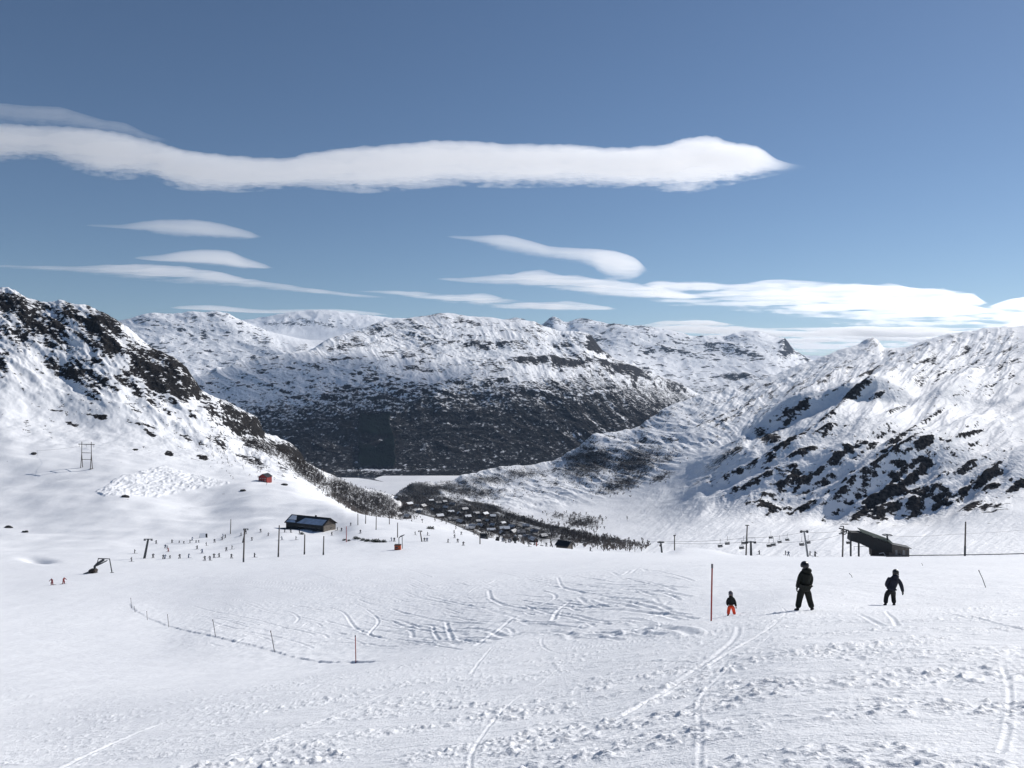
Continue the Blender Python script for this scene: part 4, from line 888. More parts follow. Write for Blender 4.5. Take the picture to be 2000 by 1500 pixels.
pole('floodlight_mast', 477.5, 1034, 475.5, 1098, .25, 'weathered_pole', 'tall bare mast left of the lodge among the beginners, the leftmost tall one', 'mast', group=G2, extra=band)
pole('floodlight_mast', 545.5, 1026, 543.5, 1088, .24, 'weathered_pole', 'tall bare mast in front of the left end of the lodge', 'mast', group=G2, extra=band)
pole('floodlight_mast', 595.3, 1044, 594.5, 1083, .24, 'weathered_pole', 'bare mast in front of the middle of the lodge', 'mast', group=G2, extra=band)
pole('floodlight_mast', 632.5, 1047, 631.5, 1084, .22, 'weathered_pole', 'bare mast in front of the right end of the lodge', 'mast', group=G2, extra=band)
pole('floodlight_mast', 451, 1014, 450, 1043, .2, 'weathered_pole', 'thin mast on the snow left of the lodge, behind the beginner slope', 'mast', group=G2)
for k, (a, b, c_, d_, w_) in enumerate([(699, 1003, 699, 1026, 'first'), (714.5, 1000, 714, 1023, 'second'), (735, 1009, 734.5, 1035, 'third'), (760.5, 1006, 760.5, 1024, 'fourth'), (776.5, 1021, 776.5, 1050, 'fifth')]):
    pole('floodlight_mast', a, b, c_, d_, .2, 'weathered_pole', '%s mast to the right of the lodge in the row below the dark woods' % w_, 'mast', group=G2)
pole('marker_pole', 676.5, 1028, 676.5, 1059, .16, 'pole_red', 'reddish post beside the low junipers just right of the lodge', 'pole')
for (a, b, c_, d_, Y_, t) in [(937.5, 1045, 937.5, 1063, None, 'short dark mast left of the round roofed hut'), (988.5, 1050, 988, 1074, 352, 'dark mast between the two snow guns'), (1021, 1048, 1024, 1070, 352, 'mast leaning left, right of the two snow guns'), (1048, 1059, 1047.5, 1078, 342, 'reddish mast midway between the snow guns and the stilted hut'), (1076, 1057, 1079, 1073, 352, 'short mast leaning left just left of the stilted hut'), (1117, 1062, 1117, 1081, 338, 'dark mast in front of the right side of the stilted hut')]:
    pole('floodlight_mast', a, b, c_, d_, .22, 'weathered_pole' if 'reddish' not in t else 'pole_red', t, 'mast', Y=Y_, group=G2, extra=band if 'between' in t else None)
pole('lift_tower', 1290.5, 1059, 1293.5, 1079, .36, 'dark_steel', 'mushroom shaped lift tower with a flat wheel, left of the snowy knoll', 'lift tower', Y=318, group=G1, extra=wheel_head(13))
pole('camera_mast', 1317.5, 1046, 1317.5, 1075, .22, 'weathered_pole', 'mast with a small forked top beside the wheel tower on the knoll', 'mast', Y=310, group=G2, extra=lambda r, dx, h, s: MB().box((dx, 0, h), (.9, .2, .4)).tube([(dx + .1, 0, h), (dx + .35, 0, h + .8)], .06).build('camera', M['dark_steel'], r))
pole('floodlight_mast', 1459.5, 1026, 1457, 1083.5, .26, 'weathered_pole', 'tall slim mast standing against the left chairlift tower', 'mast', Y=304, group=G2, extra=lambda r, dx, h, s: MB().box((dx, 0, h), (1.5, .25, .3)).build('lamp_bar', M['dark_steel'], r))
def chair_tower(r, dx, h, s):
    MB().box((dx, 0, h - .3), (3.9, .5, .4)).box((dx - 1.5, 0, h - .6), (.9, .5, .5)).box((dx + 1.5, 0, h - .6), (.9, .5, .5)).build('crossarm', M['dark_steel'], r)
    MB().tube([(dx - 1.2, 0, h), (dx - 1.2, 0, h + 1.2), (dx + 1.6, 0, h + 1.2), (dx + 1.6, 0, h)], .06).build('service_frame', M['dark_steel'], r)
pole('lift_tower', 1466.5, 1057, 1467, 1083.5, .42, 'dark_steel', 'stout chairlift tower with a wide crossarm and rail above, beside the tall slim mast', 'lift tower', Y=303, group=G1, extra=chair_tower)
pole('lift_tower', 1570.5, 1038, 1578, 1088, .34, 'galvanised', 'grey leaning chairlift tower with boxy head, behind the man in dark green', 'lift tower', Y=300, group=G1, extra=lambda r, dx, h, s: MB().box((dx, 0, h), (2.9, .5, .3)).box((dx - 1.1, 0, h - .1), (.7, .6, .8)).box((dx + 1.2, 0, h - .1), (.6, .6, .9)).tube([(dx - 1.3, 0, h + .45), (dx + 1.4, 0, h + .55)], .07).build('crossarm', M['dark_steel'], r))
pole('floodlight_mast', 1647.5, 1028, 1645.5, 1088, .26, 'weathered_pole', 'tall dark mast at the left end of the chairlift station', 'mast', Y=296, group=G2, extra=lambda r, dx, h, s: MB().box((dx - .6, 0, h), (1.4, .25, .3)).build('lamp_bar', M['dark_steel'], r))
pole('floodlight_mast', 1886, 1019, 1884.5, 1087, .28, 'weathered_pole', 'tall lone mast on the snow right of the chairlift station', 'mast', Y=296, group=G2, extra=lambda r, dx, h, s: MB().tube([(0, 0, -.3), (dx * .3, 0, h * .29)], .36, 10).build('collar', M['dark_steel'], r))

# power line portal on the left slope
def pylon():
    X, Y, z = hit(169, 915); s = Y / F
    r = thing('power_pylon', (X, Y, z), 'grey wooden H frame power pylon on the left snow slope', 'pylon', rz=R(-18))
    hw = 12 * s; H_ = 52 * s
    for sx in (-1, 1):
        for dy in (-.5, .5): MB().tube([(sx * hw + dy * .25, dy * 2.0, -2.2), (sx * hw, 0, H_ * .55), (sx * hw * .97, 0, H_)], .27, 8, .22).build('leg', M['weathered_pole'], r)
        MB().box((sx * hw, 0, -.2), (1.3, 2.2, .3)).build('footing', M['weathered_pole'], r)
    MB().box((0, 0, H_ * .90), (hw * 3.3, .4, .5)).build('crossarm', M['weathered_pole'], r)
    for f in (.58, .33): MB().box((0, 0, H_ * f), (hw * 2.05, .3, .4)).build('brace', M['weathered_pole'], r)
    for sx in (-1.5, 0, 1.5): MB().tube([(sx * hw, 0, H_ * .90), (sx * hw, 0, H_ * .79)], .09, 6).build('insulator', M['dark_steel'], r)
pylon()
# lift return machine on the left
def machine():
    X, Y, z = hit(196, 1119); s = Y / F
    r = thing('drag_lift_machine', (X, Y, z), 'dark drag lift machine with slanting wheel arm, above the two skiers at far left', 'lift machine')
    q = lambda px, y, d=0: ((px - 196) * s, d, -(y - 1119) * s)
    MB().box((*q(182, 1117)[:1], 0, .7), (13 * s, 2.2, 6.5 * s), bev=.25).build('engine_box', M['dark_wood'], r)
    MB().box((q(178, 0)[0] - .2, 0, -.02), (19 * s, 3, .3)).build('base_plate', M['dark_steel'], r)
    MB().tube([q(185, 1112), q(185, 1106), q(190, 1101), q(203, 1093)], .36).build('arm', M['dark_steel'], r)
    MB().tube([q(190, 1101), q(192, 1091), q(214, 1091.5), q(218.5, 1117)], .17).build('frame', M['dark_steel'], r)
    MB().torus(q(199, 1100), 10 * s, .15, tilt=R(-28)).box(q(199, 1100), (19 * s, .2, .14), ry=R(-28)).build('wheel', M['dark_steel'], r)
    MB().box((q(218.5, 1118)[0], 0, -.1), (.8, .8, .5)).build('foot', M['dark_steel'], r)
machine()
def orange():
    X, Y, z = hit(777, 1074); s = Y / F
    r = thing('orange_hut', (X, Y, z), 'small orange lift hut with a bull wheel on two posts behind it', 'lift hut')
    MB().box((0, 0, 4.6 * s - .2), (12 * s, 2.0, 9.6 * s + .4)).build('cabin', M['orange_paint'], r)
    MB().box((0, 0, 9.7 * s + .05), (13 * s, 2.4, .12)).build('roof', M['dark_wood'], r)
    MB().box((-.3, -1.03, 5.6 * s), (5 * s, .06, 3 * s)).build('window', M['glass_dark'], r)
    MB().tube([(1.5 * s, 1.3, 0), (1 * s, 1.3, 22 * s)], .12).build('post', M['dark_steel'], r); MB().tube([(8 * s, 1.3, 1 * s), (7.5 * s, 1.3, 27 * s)], .12).build('post', M['dark_steel'], r)
    MB().tube([(1 * s, 1.3, 21.5 * s), (4 * s, 1.3, 25 * s), (8 * s, 1.3, 27 * s)], .15).build('beam', M['dark_steel'], r)
    MB().torus((7.5 * s, 1.3, 26 * s), 5 * s, .1, tilt=R(-25)).box((7.5 * s, 1.3, 26 * s), (10 * s, .18, .12), ry=R(-25)).build('bull_wheel', M['dark_steel'], r)
orange()
def snow_gun(px, y, Y, label, sc=1.0):
    X, z = (px - 1000) / F * Y, -(y - 750) / F * Y
    r = thing('snow_gun', (X, Y, z), label, 'snow gun', 'snow guns on the brow')
    MB().tube([(0, 0, -.5), (0, 0, 1.2 * sc)], .45, 8, .3).build('stand', M['dark_steel'], r)
    MB().tube([(-.1, -.8, 2.0 * sc), (0, 0, 2.05 * sc), (.1, .9, 2.1 * sc)], .95 * sc, 14, .75 * sc).build('barrel', M['black_wall'], r)
    for a in (-1, 1): MB().tube([(a * .3, 0, 1.0), (a * 1.1, -.4, -.4)], .1, 6).build('leg', M['dark_steel'], r)
    MB().box((.2, .2, 3.0 * sc), (1.6 * sc, .5, .35)).build('hood', M['dark_steel'], r)
snow_gun(972, 1062, 372, 'dark snow gun left of the mast, the left one of the pair on the brow')
snow_gun(1006, 1063, 362, 'dark snow gun with taller head, the right one of the pair on the brow', 1.15)

# cables
def cable(pts, label, r=.045, sag=.6, group='lift and power cables'):
    P = [Vector(p) for p in pts]; out = []
    for a, b in zip(P[:-1], P[1:]):
        for k in range(8):
            t = k / 8; v = a.lerp(b, t); v.z -= sag * 4 * t * (1 - t); out.append(v)
    out.append(P[-1]); o = MB().tube(out, r, 5).build('cable', M['cable_steel']); tag(o, label, 'cable', group); return o
W = lambda px, y, Y: ((px - 1000) / F * Y, Y, -(y - 750) / F * Y)
cable([W(1190, 1055, 420), W(1290, 1057.5, 319), W(1465, 1050, 304), W(1571, 1039, 301), W(1650, 1035, 307)], 'upper chairlift cable running left from the station canopy')
cable([W(1290, 1060, 317), W(1466, 1058, 302), W(1578, 1056, 302), W(1650, 1041, 304)], 'lower chairlift cable through the stout tower crossarm')
cable([W(1733, 1046, 306), W(1850, 1044, 380), W(2050, 1030, 520)], 'cable rising right from the bull wheel above the station')
X_, Y_, z_ = hit(169, 915)
cable([(X_, Y_, z_ + 17), W(60, 880, 640), W(-300, 800, 760)], 'power cable leaving the H frame pylon to the left', sag=1)
o = MB().tube([tuple(Vector((x, y, ground(x, y) + .5))) for x, y in [((p - 1000) / F * Yq, Yq) for p, Yq in zip(np.linspace(1700, 2350, 40), np.linspace(283, 262, 40))]], .16, 6).build('rope_fence', M['dark_steel']); tag(o, 'long dark rope fence along the brow right of the chairlift station', 'fence')

# chairs hanging from the lift
def chair(px, y, Y, label, proto=[None], side=1):
    s = Y / F; X = (px - 1000) * s; z = -(y - 750) * s
    if proto[0] is None:
        r = thing('lift_chair', (0, 0, 0), label, 'lift chair', 'empty chairs on the chairlift')
        MB().box((0, 0, 0), (2.1, .55, .12)).box((0, .1, -.12), (1.7, .4, .14)).build('seat', M['black_wall'], r)
        MB().box((0, .28, .42), (2.1, .08, .6), rx=R(-10)).build('backrest', M['dark_steel'], r)
        MB().tube([(-1.05, -.2, 0), (-1.05, .3, .9), (0, .2, 1.3), (1.05, .3, .9), (1.05, -.2, 0)], .05, 6).tube([(0, .2, 1.3), (0, .1, 3.2)], .06, 6).build('hanger', M['dark_steel'], r)
        proto[0] = r
    else: r = copy_tree(proto[0])
    r.location = (X, Y, z); tag(r, label, 'lift chair', 'empty chairs on the chairlift'); r.rotation_euler = (0, 0, R(20 * side)); return r
for px, y, Y, t in [(1449, 1071.5, 306, 'lift chair hanging lowest, just left of the tall slim mast'), (1453, 1062, 330, 'lift chair half hidden behind the tall slim mast'), (1502.5, 1067.5, 305, 'dark lift chair lowest in the middle of the gap between the two towers'), (1511, 1065.5, 322, 'lift chair just right of the lowest one between the towers'), (1523, 1060, 350, 'small dark lift chair in the gap right of the middle pair'), (1538, 1055.5, 372, 'distant lift chair high in the gap near the leaning grey tower'), (1506, 1051, 372, 'distant lift chair highest in the gap between the towers'), (1566.5, 1065, 300, 'lift chair just left of the leaning grey tower'), (1579, 1061, 318, 'lift chair just right of the leaning grey tower'), (1658, 1061.5, 310, 'lift chair under the left end of the station canopy')]: chair(px, y, Y, t)
for px, y, t in [(1407, 1068, 'pale lift chair near the snow, left of the other, before the slim mast'), (1421, 1063, 'pale lift chair hanging higher, between the knoll and the slim mast')]: chair(px, y, 318, t)

# ------------------------------------------------------------------ piste poles
def stick(px, yt, pxb, yb, rad, mat, label, Y=None, group=G3):
    if Y: X, z = (pxb - 1000) / F * Y, ground((pxb - 1000) / F * Y, Y)
    else: X, Y, z = hit(pxb, yb, 8, 400)
    s = Y / F; zt = -(yt - 750) * s
    r = thing('piste_pole', (X, Y, z), label, 'pole', group); dx = (px - pxb) * s; h = zt - z
    MB().tube([(-dx * .1, 0, -.3), (dx * .5, 0, h * .5), (dx, 0, h)], rad, 8).build('stake', M[mat], r)
    MB().tube([(dx * .93, 0, h * .93), (dx, 0, h + .01)], rad * 1.35, 8).build('cap', M['pole_grey'], r)
stick(1391, 1102, 1389, 1206, .028, 'pole_red', 'tall dark red pole in the snow just left of the child', Y=28)
stick(694, 1241, 695, 1294, .03, 'pole_red', 'red pole at the near corner of the ungroomed patch, left of centre')
for a, b, c_, d_, t in [(528.5, 1232, 536, 1272, 'leaning dark pole on the cut bank, nearest to the red corner pole'), (415.5, 1210, 421, 1242, 'second leaning pole up the cut bank from the red corner pole'), (327, 1200, 330, 1225, 'third pole along the cut bank towards the left'), (286.5, 1194, 288, 1211, 'thin short pole near the upper left end of the bank'), (262, 1184, 264, 1196, 'short stub pole low beside the tallest stick at the left end of the bank'), (255.5, 1168, 257, 1188, 'thin pole at the very left end of the cut bank')]: stick(a, b, c_, d_, .035, 'pole_grey', t)
for a, b, c_, d_, Y_, t in [(1658.5, 1120, 1667, 1150, 62, 'thin pole leaning left between the man and the navy person'), (1800, 1100, 1803, 1119, 95, 'faint short pole on the snow just right of the navy person'), (1911.5, 1114, 1927, 1160, 48, 'dark leaning pole near the right edge of the slope')]: stick(a, b, c_, d_, .02 if Y_ > 60 else .022, 'pole_grey', t, Y=Y_)

# ------------------------------------------------------------------ people
def skin_mesh(name, V, E, mat, parent=None, root=0, sub=2, loc=None):
    names = list(V); idx = {k: i for i, k in enumerate(names)}
    me = bpy.data.meshes.new(name); me.from_pydata([V[k][0] for k in names], [(idx[a], idx[b]) for a, b in E], []); me.update()
    o = bpy.data.objects.new(name, me); C.objects.link(o)
    md = o.modifiers.new('skin', 'SKIN'); md.branch_smoothing = .6; md.use_smooth_shade = True
    for i, k in enumerate(names):
        rr = V[k][1]; rr = (rr, rr) if not isinstance(rr, tuple) else rr
        sv = me.skin_vertices[0].data[i]; sv.radius = rr; sv.use_root = (i == root)
    sb = o.modifiers.new('sub', 'SUBSURF'); sb.levels = sb.render_levels = sub
    dg = bpy.context.evaluated_depsgraph_get(); ev = o.evaluated_get(dg); m2 = bpy.data.meshes.new_from_object(ev)
    o.modifiers.clear(); o.data = m2; m2.name = name; m2.materials.clear(); m2.materials.append(mat)
    m2.polygons.foreach_set('use_smooth', [True] * len(m2.polygons)); bpy.data.meshes.remove(me)
    if parent: o.parent = parent
    return o
def glove(parent, wrist, hand, fore, mat, k=1.0):
    w = Vector(wrist); h = Vector(hand); d = (h - w).normalized(); side = d.cross(Vector((0, 1, 0)))
    side = side.normalized() if side.length > .1 else Vector((1, 0, 0)); fwd = Vector((0, 1, 0))
    V = {'w': (tuple(w), .036 * k), 'p': (tuple(w + d * .05 * k), (.045 * k, .03 * k)), 'q': (tuple(w + d * .09 * k), (.046 * k, .028 * k))}; E = [('w', 'p'), ('p', 'q')]
    for i, (o_, L) in enumerate([(-.034, .062), (-.012, .075), (.012, .072), (.034, .056)]):
        a = w + d * .10 * k + fwd * o_ * k; b = a + d * L * .55 * k + side * .008 * fore; c = b + d * L * .4 * k + side * .022 * fore * k
        V[f'a{i}'] = (tuple(a), .0125 * k); V[f'b{i}'] = (tuple(b), .0115 * k); V[f'c{i}'] = (tuple(c), .010 * k); E += [('q', f'a{i}'), (f'a{i}', f'b{i}'), (f'b{i}', f'c{i}')]
    t0 = w + d * .045 * k + fwd * .045 * k; t1 = t0 + d * .035 * k + fwd * .022 * k; t2 = t1 + d * .03 * k + side * .015 * fore
    V['t0'] = (tuple(t0), .016 * k); V['t1'] = (tuple(t1), .014 * k); V['t2'] = (tuple(t2), .011 * k); E += [('p', 't0'), ('t0', 't1'), ('t1', 't2')]
    return skin_mesh('glove', {a: (b[0], tuple(q * 1.25 for q in b[1]) if isinstance(b[1], tuple) else b[1] * 1.2) for a, b in V.items()}, E, mat, parent, sub=1)
def person(px, ybase, Y, J, label, jm, tm, hm, k=1.0, hem=.0, strap=True, lower=None):
    Y0 = Y; X, Y, z = hit(px, ybase, 15, 80); fs = Y / Y0; z -= .05
    j = {a: Vector(b) for a, b in J.items()}
    V = {'pelvis': (j['pelvis'], (.13 * k, .10 * k)), 'waist': (j['pelvis'].lerp(j['chest'], .5), (.12 * k, .09 * k)), 'chest': (j['chest'], (.15 * k, .10 * k)), 'neck': (j['neck'], .055 * k), 'head': (j['head'], (.078 * k, .09 * k)), 'top': (j['head'] + Vector((0, 0, .07 * k)), (.06 * k, .07 * k))}
    E = [('pelvis', 'waist'), ('waist', 'chest'), ('chest', 'neck'), ('neck', 'head'), ('head', 'top')]
    for q in 'lr':
        V['s' + q] = (j['s' + q], .055 * k); V['e' + q] = (j['e' + q], .042 * k); V['w' + q] = (j['e' + q].lerp(j['w' + q], .8), .014 * k)
        V['h' + q] = (j['h' + q], .07 * k); V['k' + q] = (j['k' + q], .055 * k); V['a' + q] = (j['a' + q], .04 * k)
        E += [('chest', 's' + q), ('s' + q, 'e' + q), ('e' + q, 'w' + q), ('pelvis', 'h' + q), ('h' + q, 'k' + q), ('k' + q, 'a' + q)]
    V = {a: (b[0], tuple(q * .82 for q in b[1]) if isinstance(b[1], tuple) else b[1] * .82) for a, b in V.items()}
    body = skin_mesh('person', V, E, M['skin']); body.location = (X, Y, z); body.scale = (fs, fs, fs); tag(body, label, 'person')
    hd = j['head']; nv = Vector(J.get('look', (0, 1, 0))).normalized()
    MB().ball(tuple(hd + nv * .095 * k + Vector((0, 0, -.01))), .017 * k, (1, 1, 1.5), 8).build('nose', M['skin'], body, True)
    # jacket
    m = j['pelvis'].lerp(j['chest'], .5); hemv = j['pelvis'] + Vector((0, 0, -hem * k))
    V = {'hem': (hemv, (.215 * k, .165 * k)), 'p': (j['pelvis'] + Vector((0, 0, .05 * k)), (.195 * k, .155 * k)), 'm': (m, (.19 * k, .15 * k)), 'c': (j['chest'], (.195 * k, .145 * k)), 'n': (j['neck'] + Vector((0, 0, -.015 * k)), .085 * k), 'co': (j['neck'] + Vector((0, 0, .07 * k)), .10 * k)}
    E = [('hem', 'p'), ('p', 'm'), ('m', 'c'), ('c', 'n'), ('n', 'co')]
    for q in 'lr':
        V['s' + q] = (j['s' + q], .088 * k); V['u' + q] = (j['s' + q].lerp(j['e' + q], .5), .078 * k); V['e' + q] = (j['e' + q], .07 * k); V['f' + q] = (j['e' + q].lerp(j['w' + q], .55), .062 * k); V['w' + q] = (j['w' + q].lerp(j['g' + q], .3), .048 * k)
        E += [('c', 's' + q), ('s' + q, 'u' + q), ('u' + q, 'e' + q), ('e' + q, 'f' + q), ('f' + q, 'w' + q)]
    fat = lambda V, f: {a: (b[0], tuple(q * f for q in b[1]) if isinstance(b[1], tuple) else b[1] * f) for a, b in V.items()}
    jk = skin_mesh('jacket', fat(V, 1.32), E, M[jm], body, root=2)
    hood = MB().ball(tuple(j['neck'] + Vector((0, -.09 * k, -.01 * k)) - nv * .03 * k), .12 * k, (1.2, .9, .8), 12).build('hood', M[jm], jk, True)
    V = {'p': (j['pelvis'], (.155 * k, .125 * k)), 'c': (j['pelvis'] + Vector((0, 0, -.07 * k)), (.14 * k, .12 * k))}; E = [('p', 'c')]
    for q in 'lr':
        th = j['h' + q].lerp(j['k' + q], .45); sh = j['k' + q].lerp(j['a' + q], .5)
        V['h' + q] = (j['h' + q] + Vector((0, 0, -.04 * k)), .125 * k); V['t' + q] = (th, .120 * k); V['k' + q] = (j['k' + q], .098 * k); V['s' + q] = (sh, .094 * k); V['a' + q] = (j['a' + q] + Vector((0, 0, .01)), .098 * k)
        E += [('c', 'h' + q), ('h' + q, 't' + q), ('t' + q, 'k' + q), ('k' + q, 's' + q), ('s' + q, 'a' + q)]
    skin_mesh('trousers', fat(V, 1.1), E, M[tm], body)
    for q in 'lr':
        a = j['a' + q]; t = j['t' + q]
        skin_mesh('boot', {'a': (a + Vector((0, 0, .06 * k)), .068 * k), 'h': (a + Vector((0, 0, -.035 * k)), (.066 * k, .06 * k)), 't': (t, (.055 * k, .042 * k))}, [('a', 'h'), ('h', 't')], M['boot_black'], body, sub=2)
        glove(body, j['w' + q], j['g' + q], 1 if q == 'l' else -1, M['boot_black'], k)
        if lower: skin_mesh('gaiter', {'a': (j['k' + q].lerp(j['a' + q], .55), .094 * k), 'b': (j['a' + q] + Vector((0, 0, .0)), .098 * k)}, [('a', 'b')], M[lower], body)
    # helmet with rim, goggles and strap
    hc = hd + Vector((0, 0, .035 * k))
    hl = MB().ball(tuple(hc), .15 * k, (.92, 1.04, 1.02), 20, cut=-.06 * k).build('helmet', M[hm], body, True)
    sd = Vector((nv.y, -nv.x, 0))
    for sg in (-1, 1): MB().ball(tuple(hd + sd * sg * .10 * k + Vector((0, 0, -.045 * k))), .05 * k, (.7, 1, 1.2), 10).build('ear_pad', M[hm], hl, True)
    MB().torus(tuple(hc + Vector((0, 0, .005 * k))), .128 * k, .016 * k, seg=28).build('strap', M['goggle_strap'], hl, True)
    g = hd + nv * .105 * k + Vector((0, 0, .025 * k)); MB().ball(tuple(g), .05 * k, (1.5 if abs(nv.y) > .7 else .6, .6 if abs(nv.y) > .7 else 1.5, .8), 12).build('goggles', M['glass_dark'], hl, True)
    return body
# man in dark green, striding
person(1571, 1192, 27.3, dict(pelvis=(.01, 0, .90), chest=(.055, 0, 1.26), neck=(.045, 0, 1.43), head=(.02, .02, 1.53), sl=(-.09, -.02, 1.35), sr=(.19, .02, 1.34), el=(-.16, .0, 1.08), er=(.235, .03, 1.06), wl=(-.22, .05, .83), wr=(.19, .08, .82), gl=(-.235, .06, .72), gr=(.17, .10, .71),
    hl=(-.08, 0, .80), hr=(.09, 0, .80), kl=(-.15, .03, .46), kr=(.165, .02, .46), al=(-.225, .0, .10), ar=(.265, -.0, .10), tl=(-.30, .10, .035), tr=(.30, .12, .035), look=(-.9, .35, 0)), 'man in a dark green hooded coat and helmet striding with legs apart, the tallest figure', 'jacket_green', 'jacket_green', 'helmet_black', hem=.24)
person(1745, 1182, 36.5, dict(pelvis=(-.08, 0, .79), chest=(.04, .05, 1.17), neck=(.10, .06, 1.37), head=(.145, .09, 1.48), sl=(-.16, .04, 1.27), sr=(.25, .06, 1.24), el=(-.27, .08, .98), er=(.38, .04, .93), wl=(-.18, .28, .84), wr=(.45, .05, .66), gl=(-.12, .34, .80), gr=(.46, .06, .55),
    hl=(-.17, 0, .76), hr=(-.00, 0, .76), kl=(-.27, .12, .44), kr=(.06, .15, .45), al=(-.36, .0, .10), ar=(.03, .0, .10), tl=(-.38, .12, .035), tr=(.06, .13, .035), look=(.5, .85, 0)), 'person in a navy jacket and black trousers leaning, one arm out, rightmost of the three', 'jacket_navy', 'trousers_black', 'helmet_black', hem=.08)
person(1428, 1201.5, 34.0, dict(pelvis=(.0, 0, .50), chest=(-.01, .02, .72), neck=(-.015, .02, .84), head=(-.01, .03, .95), sl=(-.11, .0, .78), sr=(.10, .0, .78), el=(-.16, .0, .60), er=(.165, .0, .58), wl=(-.14, .08, .47), wr=(.205, .0, .44), gl=(-.10, .12, .43), gr=(.215, .0, .37),
    hl=(-.06, 0, .46), hr=(.06, 0, .46), kl=(-.095, .02, .27), kr=(.105, .02, .27), al=(-.125, 0, .08), ar=(.15, 0, .08), tl=(-.15, .06, .03), tr=(.18, .06, .03), look=(.2, 1, 0)), 'small child in a black jacket, grey helmet and bright orange trousers', 'jacket_black', 'trousers_orange', 'helmet_grey', k=.68, hem=-.02, lower='trousers_orange')

# distant skiers: one proto per colour, then copies
def small_skier(mats, bent, poles):
    b = .12 * bent
    V = {'p': ((0, 0, .88), (.17, .13)), 'c': ((0, b, 1.25), (.21, .15)), 'n': ((0, b * 1.4, 1.46), .08), 'h': ((0, b * 1.6, 1.62), .13), 'sl': ((-.2, b, 1.36), .09), 'sr': ((.2, b, 1.36), .09), 'el': ((-.32, b + .1, 1.1), .07), 'er': ((.32, b + .1, 1.1), .07), 'wl': ((-.34, b + .3, .95), .06), 'wr': ((.34, b + .3, .95), .06),
         'hl': ((-.11, 0, .82), .12), 'hr': ((.11, 0, .82), .12), 'kl': ((-.16, .08 * bent, .46), .10), 'kr': ((.16, .08 * bent, .46), .10), 'al': ((-.19, 0, .06), .10), 'ar': ((.19, 0, .06), .10)}
    E = [('p', 'c'), ('c', 'n'), ('n', 'h'), ('c', 'sl'), ('c', 'sr'), ('sl', 'el'), ('sr', 'er'), ('el', 'wl'), ('er', 'wr'), ('p', 'hl'), ('p', 'hr'), ('hl', 'kl'), ('hr', 'kr'), ('kl', 'al'), ('kr', 'ar')]
    o = skin_mesh('person', V, E, M[mats], sub=1)
    MB().box((-.19, .1, .0), (.10, 1.6, .03)).build('ski', M['cloth_dark'], o); MB().box((.19, .1, .0), (.10, 1.6, .03)).build('ski', M['cloth_dark'], o)
    return o
PRO = [small_skier('cloth_dark', 0, 1), small_skier('cloth_blue', 1, 1), small_skier('cloth_red', 1, 1), small_skier('cloth_grey', 0, 0)]
used = set()
def skier(px, y, c, label, group, Y=None, sc=1.0, rz=None):
    if Y is None: X, Y, z = hit(px, y)
    else: X = (px - 1000) / F * Y; z = max(ground(X, Y), -(y - 750) / F * Y)
    if c in used: o = copy_tree(PRO[c])
    else: o = PRO[c]; used.add(c)
    o.location = (X, Y, z + .02); o.rotation_euler = (0, 0, rng.uniform(0, 6.28) if rz is None else rz); o.scale = (sc * 1.45, sc * 1.3, sc * 1.08)
    tag(o, label, 'person', group); return o
rng = random.Random(5)
SG = 'distant skiers on the beginner slope'
def cl(px, y):
    if px < 345: return 'tiny skier around the foot of the leftmost T shaped lift tower'
    if px < 380: return 'tiny skier between the leftmost lift tower and the buried shed, on open snow'
    if px < 425: return 'tiny skier in the busy part of the beginner slope below the buried shed'
    if px < 475: return 'tiny skier just left of the leftmost tall bare mast'
    return 'tiny skier on the slope between the leftmost tall mast and the lodge'
SK = [(257, 1097), (263, 1081), (299, 1090), (319, 1092), (322, 1092), (332, 1091), (351, 1091), (368, 1090), (323, 1071), (327, 1071), (329, 1078), (385, 1073), (395, 1081), (400, 1095), (410, 1095), (418, 1090), (428, 1089), (452, 1091), (497, 1089), (403, 1066), (419, 1060), (383, 1060), (388, 1060), (434, 1055), (436, 1049), (440, 1051), (471, 1047), (481, 1043), (492, 1056), (524, 1047), (442, 1077), (453, 1073), (375, 1056), (509, 1040), (305, 1062), (336, 1061), (350, 1061), (371, 1061), (359, 1062), (551, 1055), (578, 1055)]
for i, (px_, y_) in enumerate(SK):
    c_ = rng.choice([0, 0, 0, 1, 3, 2 if i % 7 == 3 else 0]); sm = .72 if y_ in (1091,) and px_ == 332 or px_ in (327, 383, 388, 350, 359) else 1.0
    skier(px_, y_, c_, cl(px_, y_).replace('skier', ['black clad skier', 'skier in blue', 'skier in dark red', 'skier in grey'][c_]), SG, sc=sm)
for px_, y_, c_, t in [(102, 1143, 2, 'skier in dark red at the far left, the left one of the pair'), (124, 1141, 2, 'skier in dark red at the far left, the right one of the pair'), (648, 1046, 0, 'tiny skier standing right below the lodge gable end'), (685, 1027, 3, 'tiny figure on the snow high right of the lodge, by the first mast'), (704, 1042, 0, 'lone tiny skier between the lodge and the row of masts'),
                      (811, 1045, 0, 'tiny skier just left of the small thin T tower'), (835, 1046, 3, 'tiny skier up right of the small thin T tower'), (829, 1058, 0, 'tiny dark skier at the foot of the small thin T tower, left of two'), (834, 1058, 1, 'tiny skier at the foot of the small thin T tower, right of two'), (846, 1034, 0, 'tiny skier on the brow beside the dark sledge pile'),
                      (765, 1057, 1, 'tiny skier left of the mast above the orange hut'), (770, 1058, 0, 'tiny skier right beside the mast above the orange hut'), (905, 1066, 0, 'darker tiny skier lowest of the loose group right of the T tower'), (1033, 1068, 0, 'tiny skier right of the snow guns by the leaning mast')]:
    skier(px_, y_, c_, t, None)
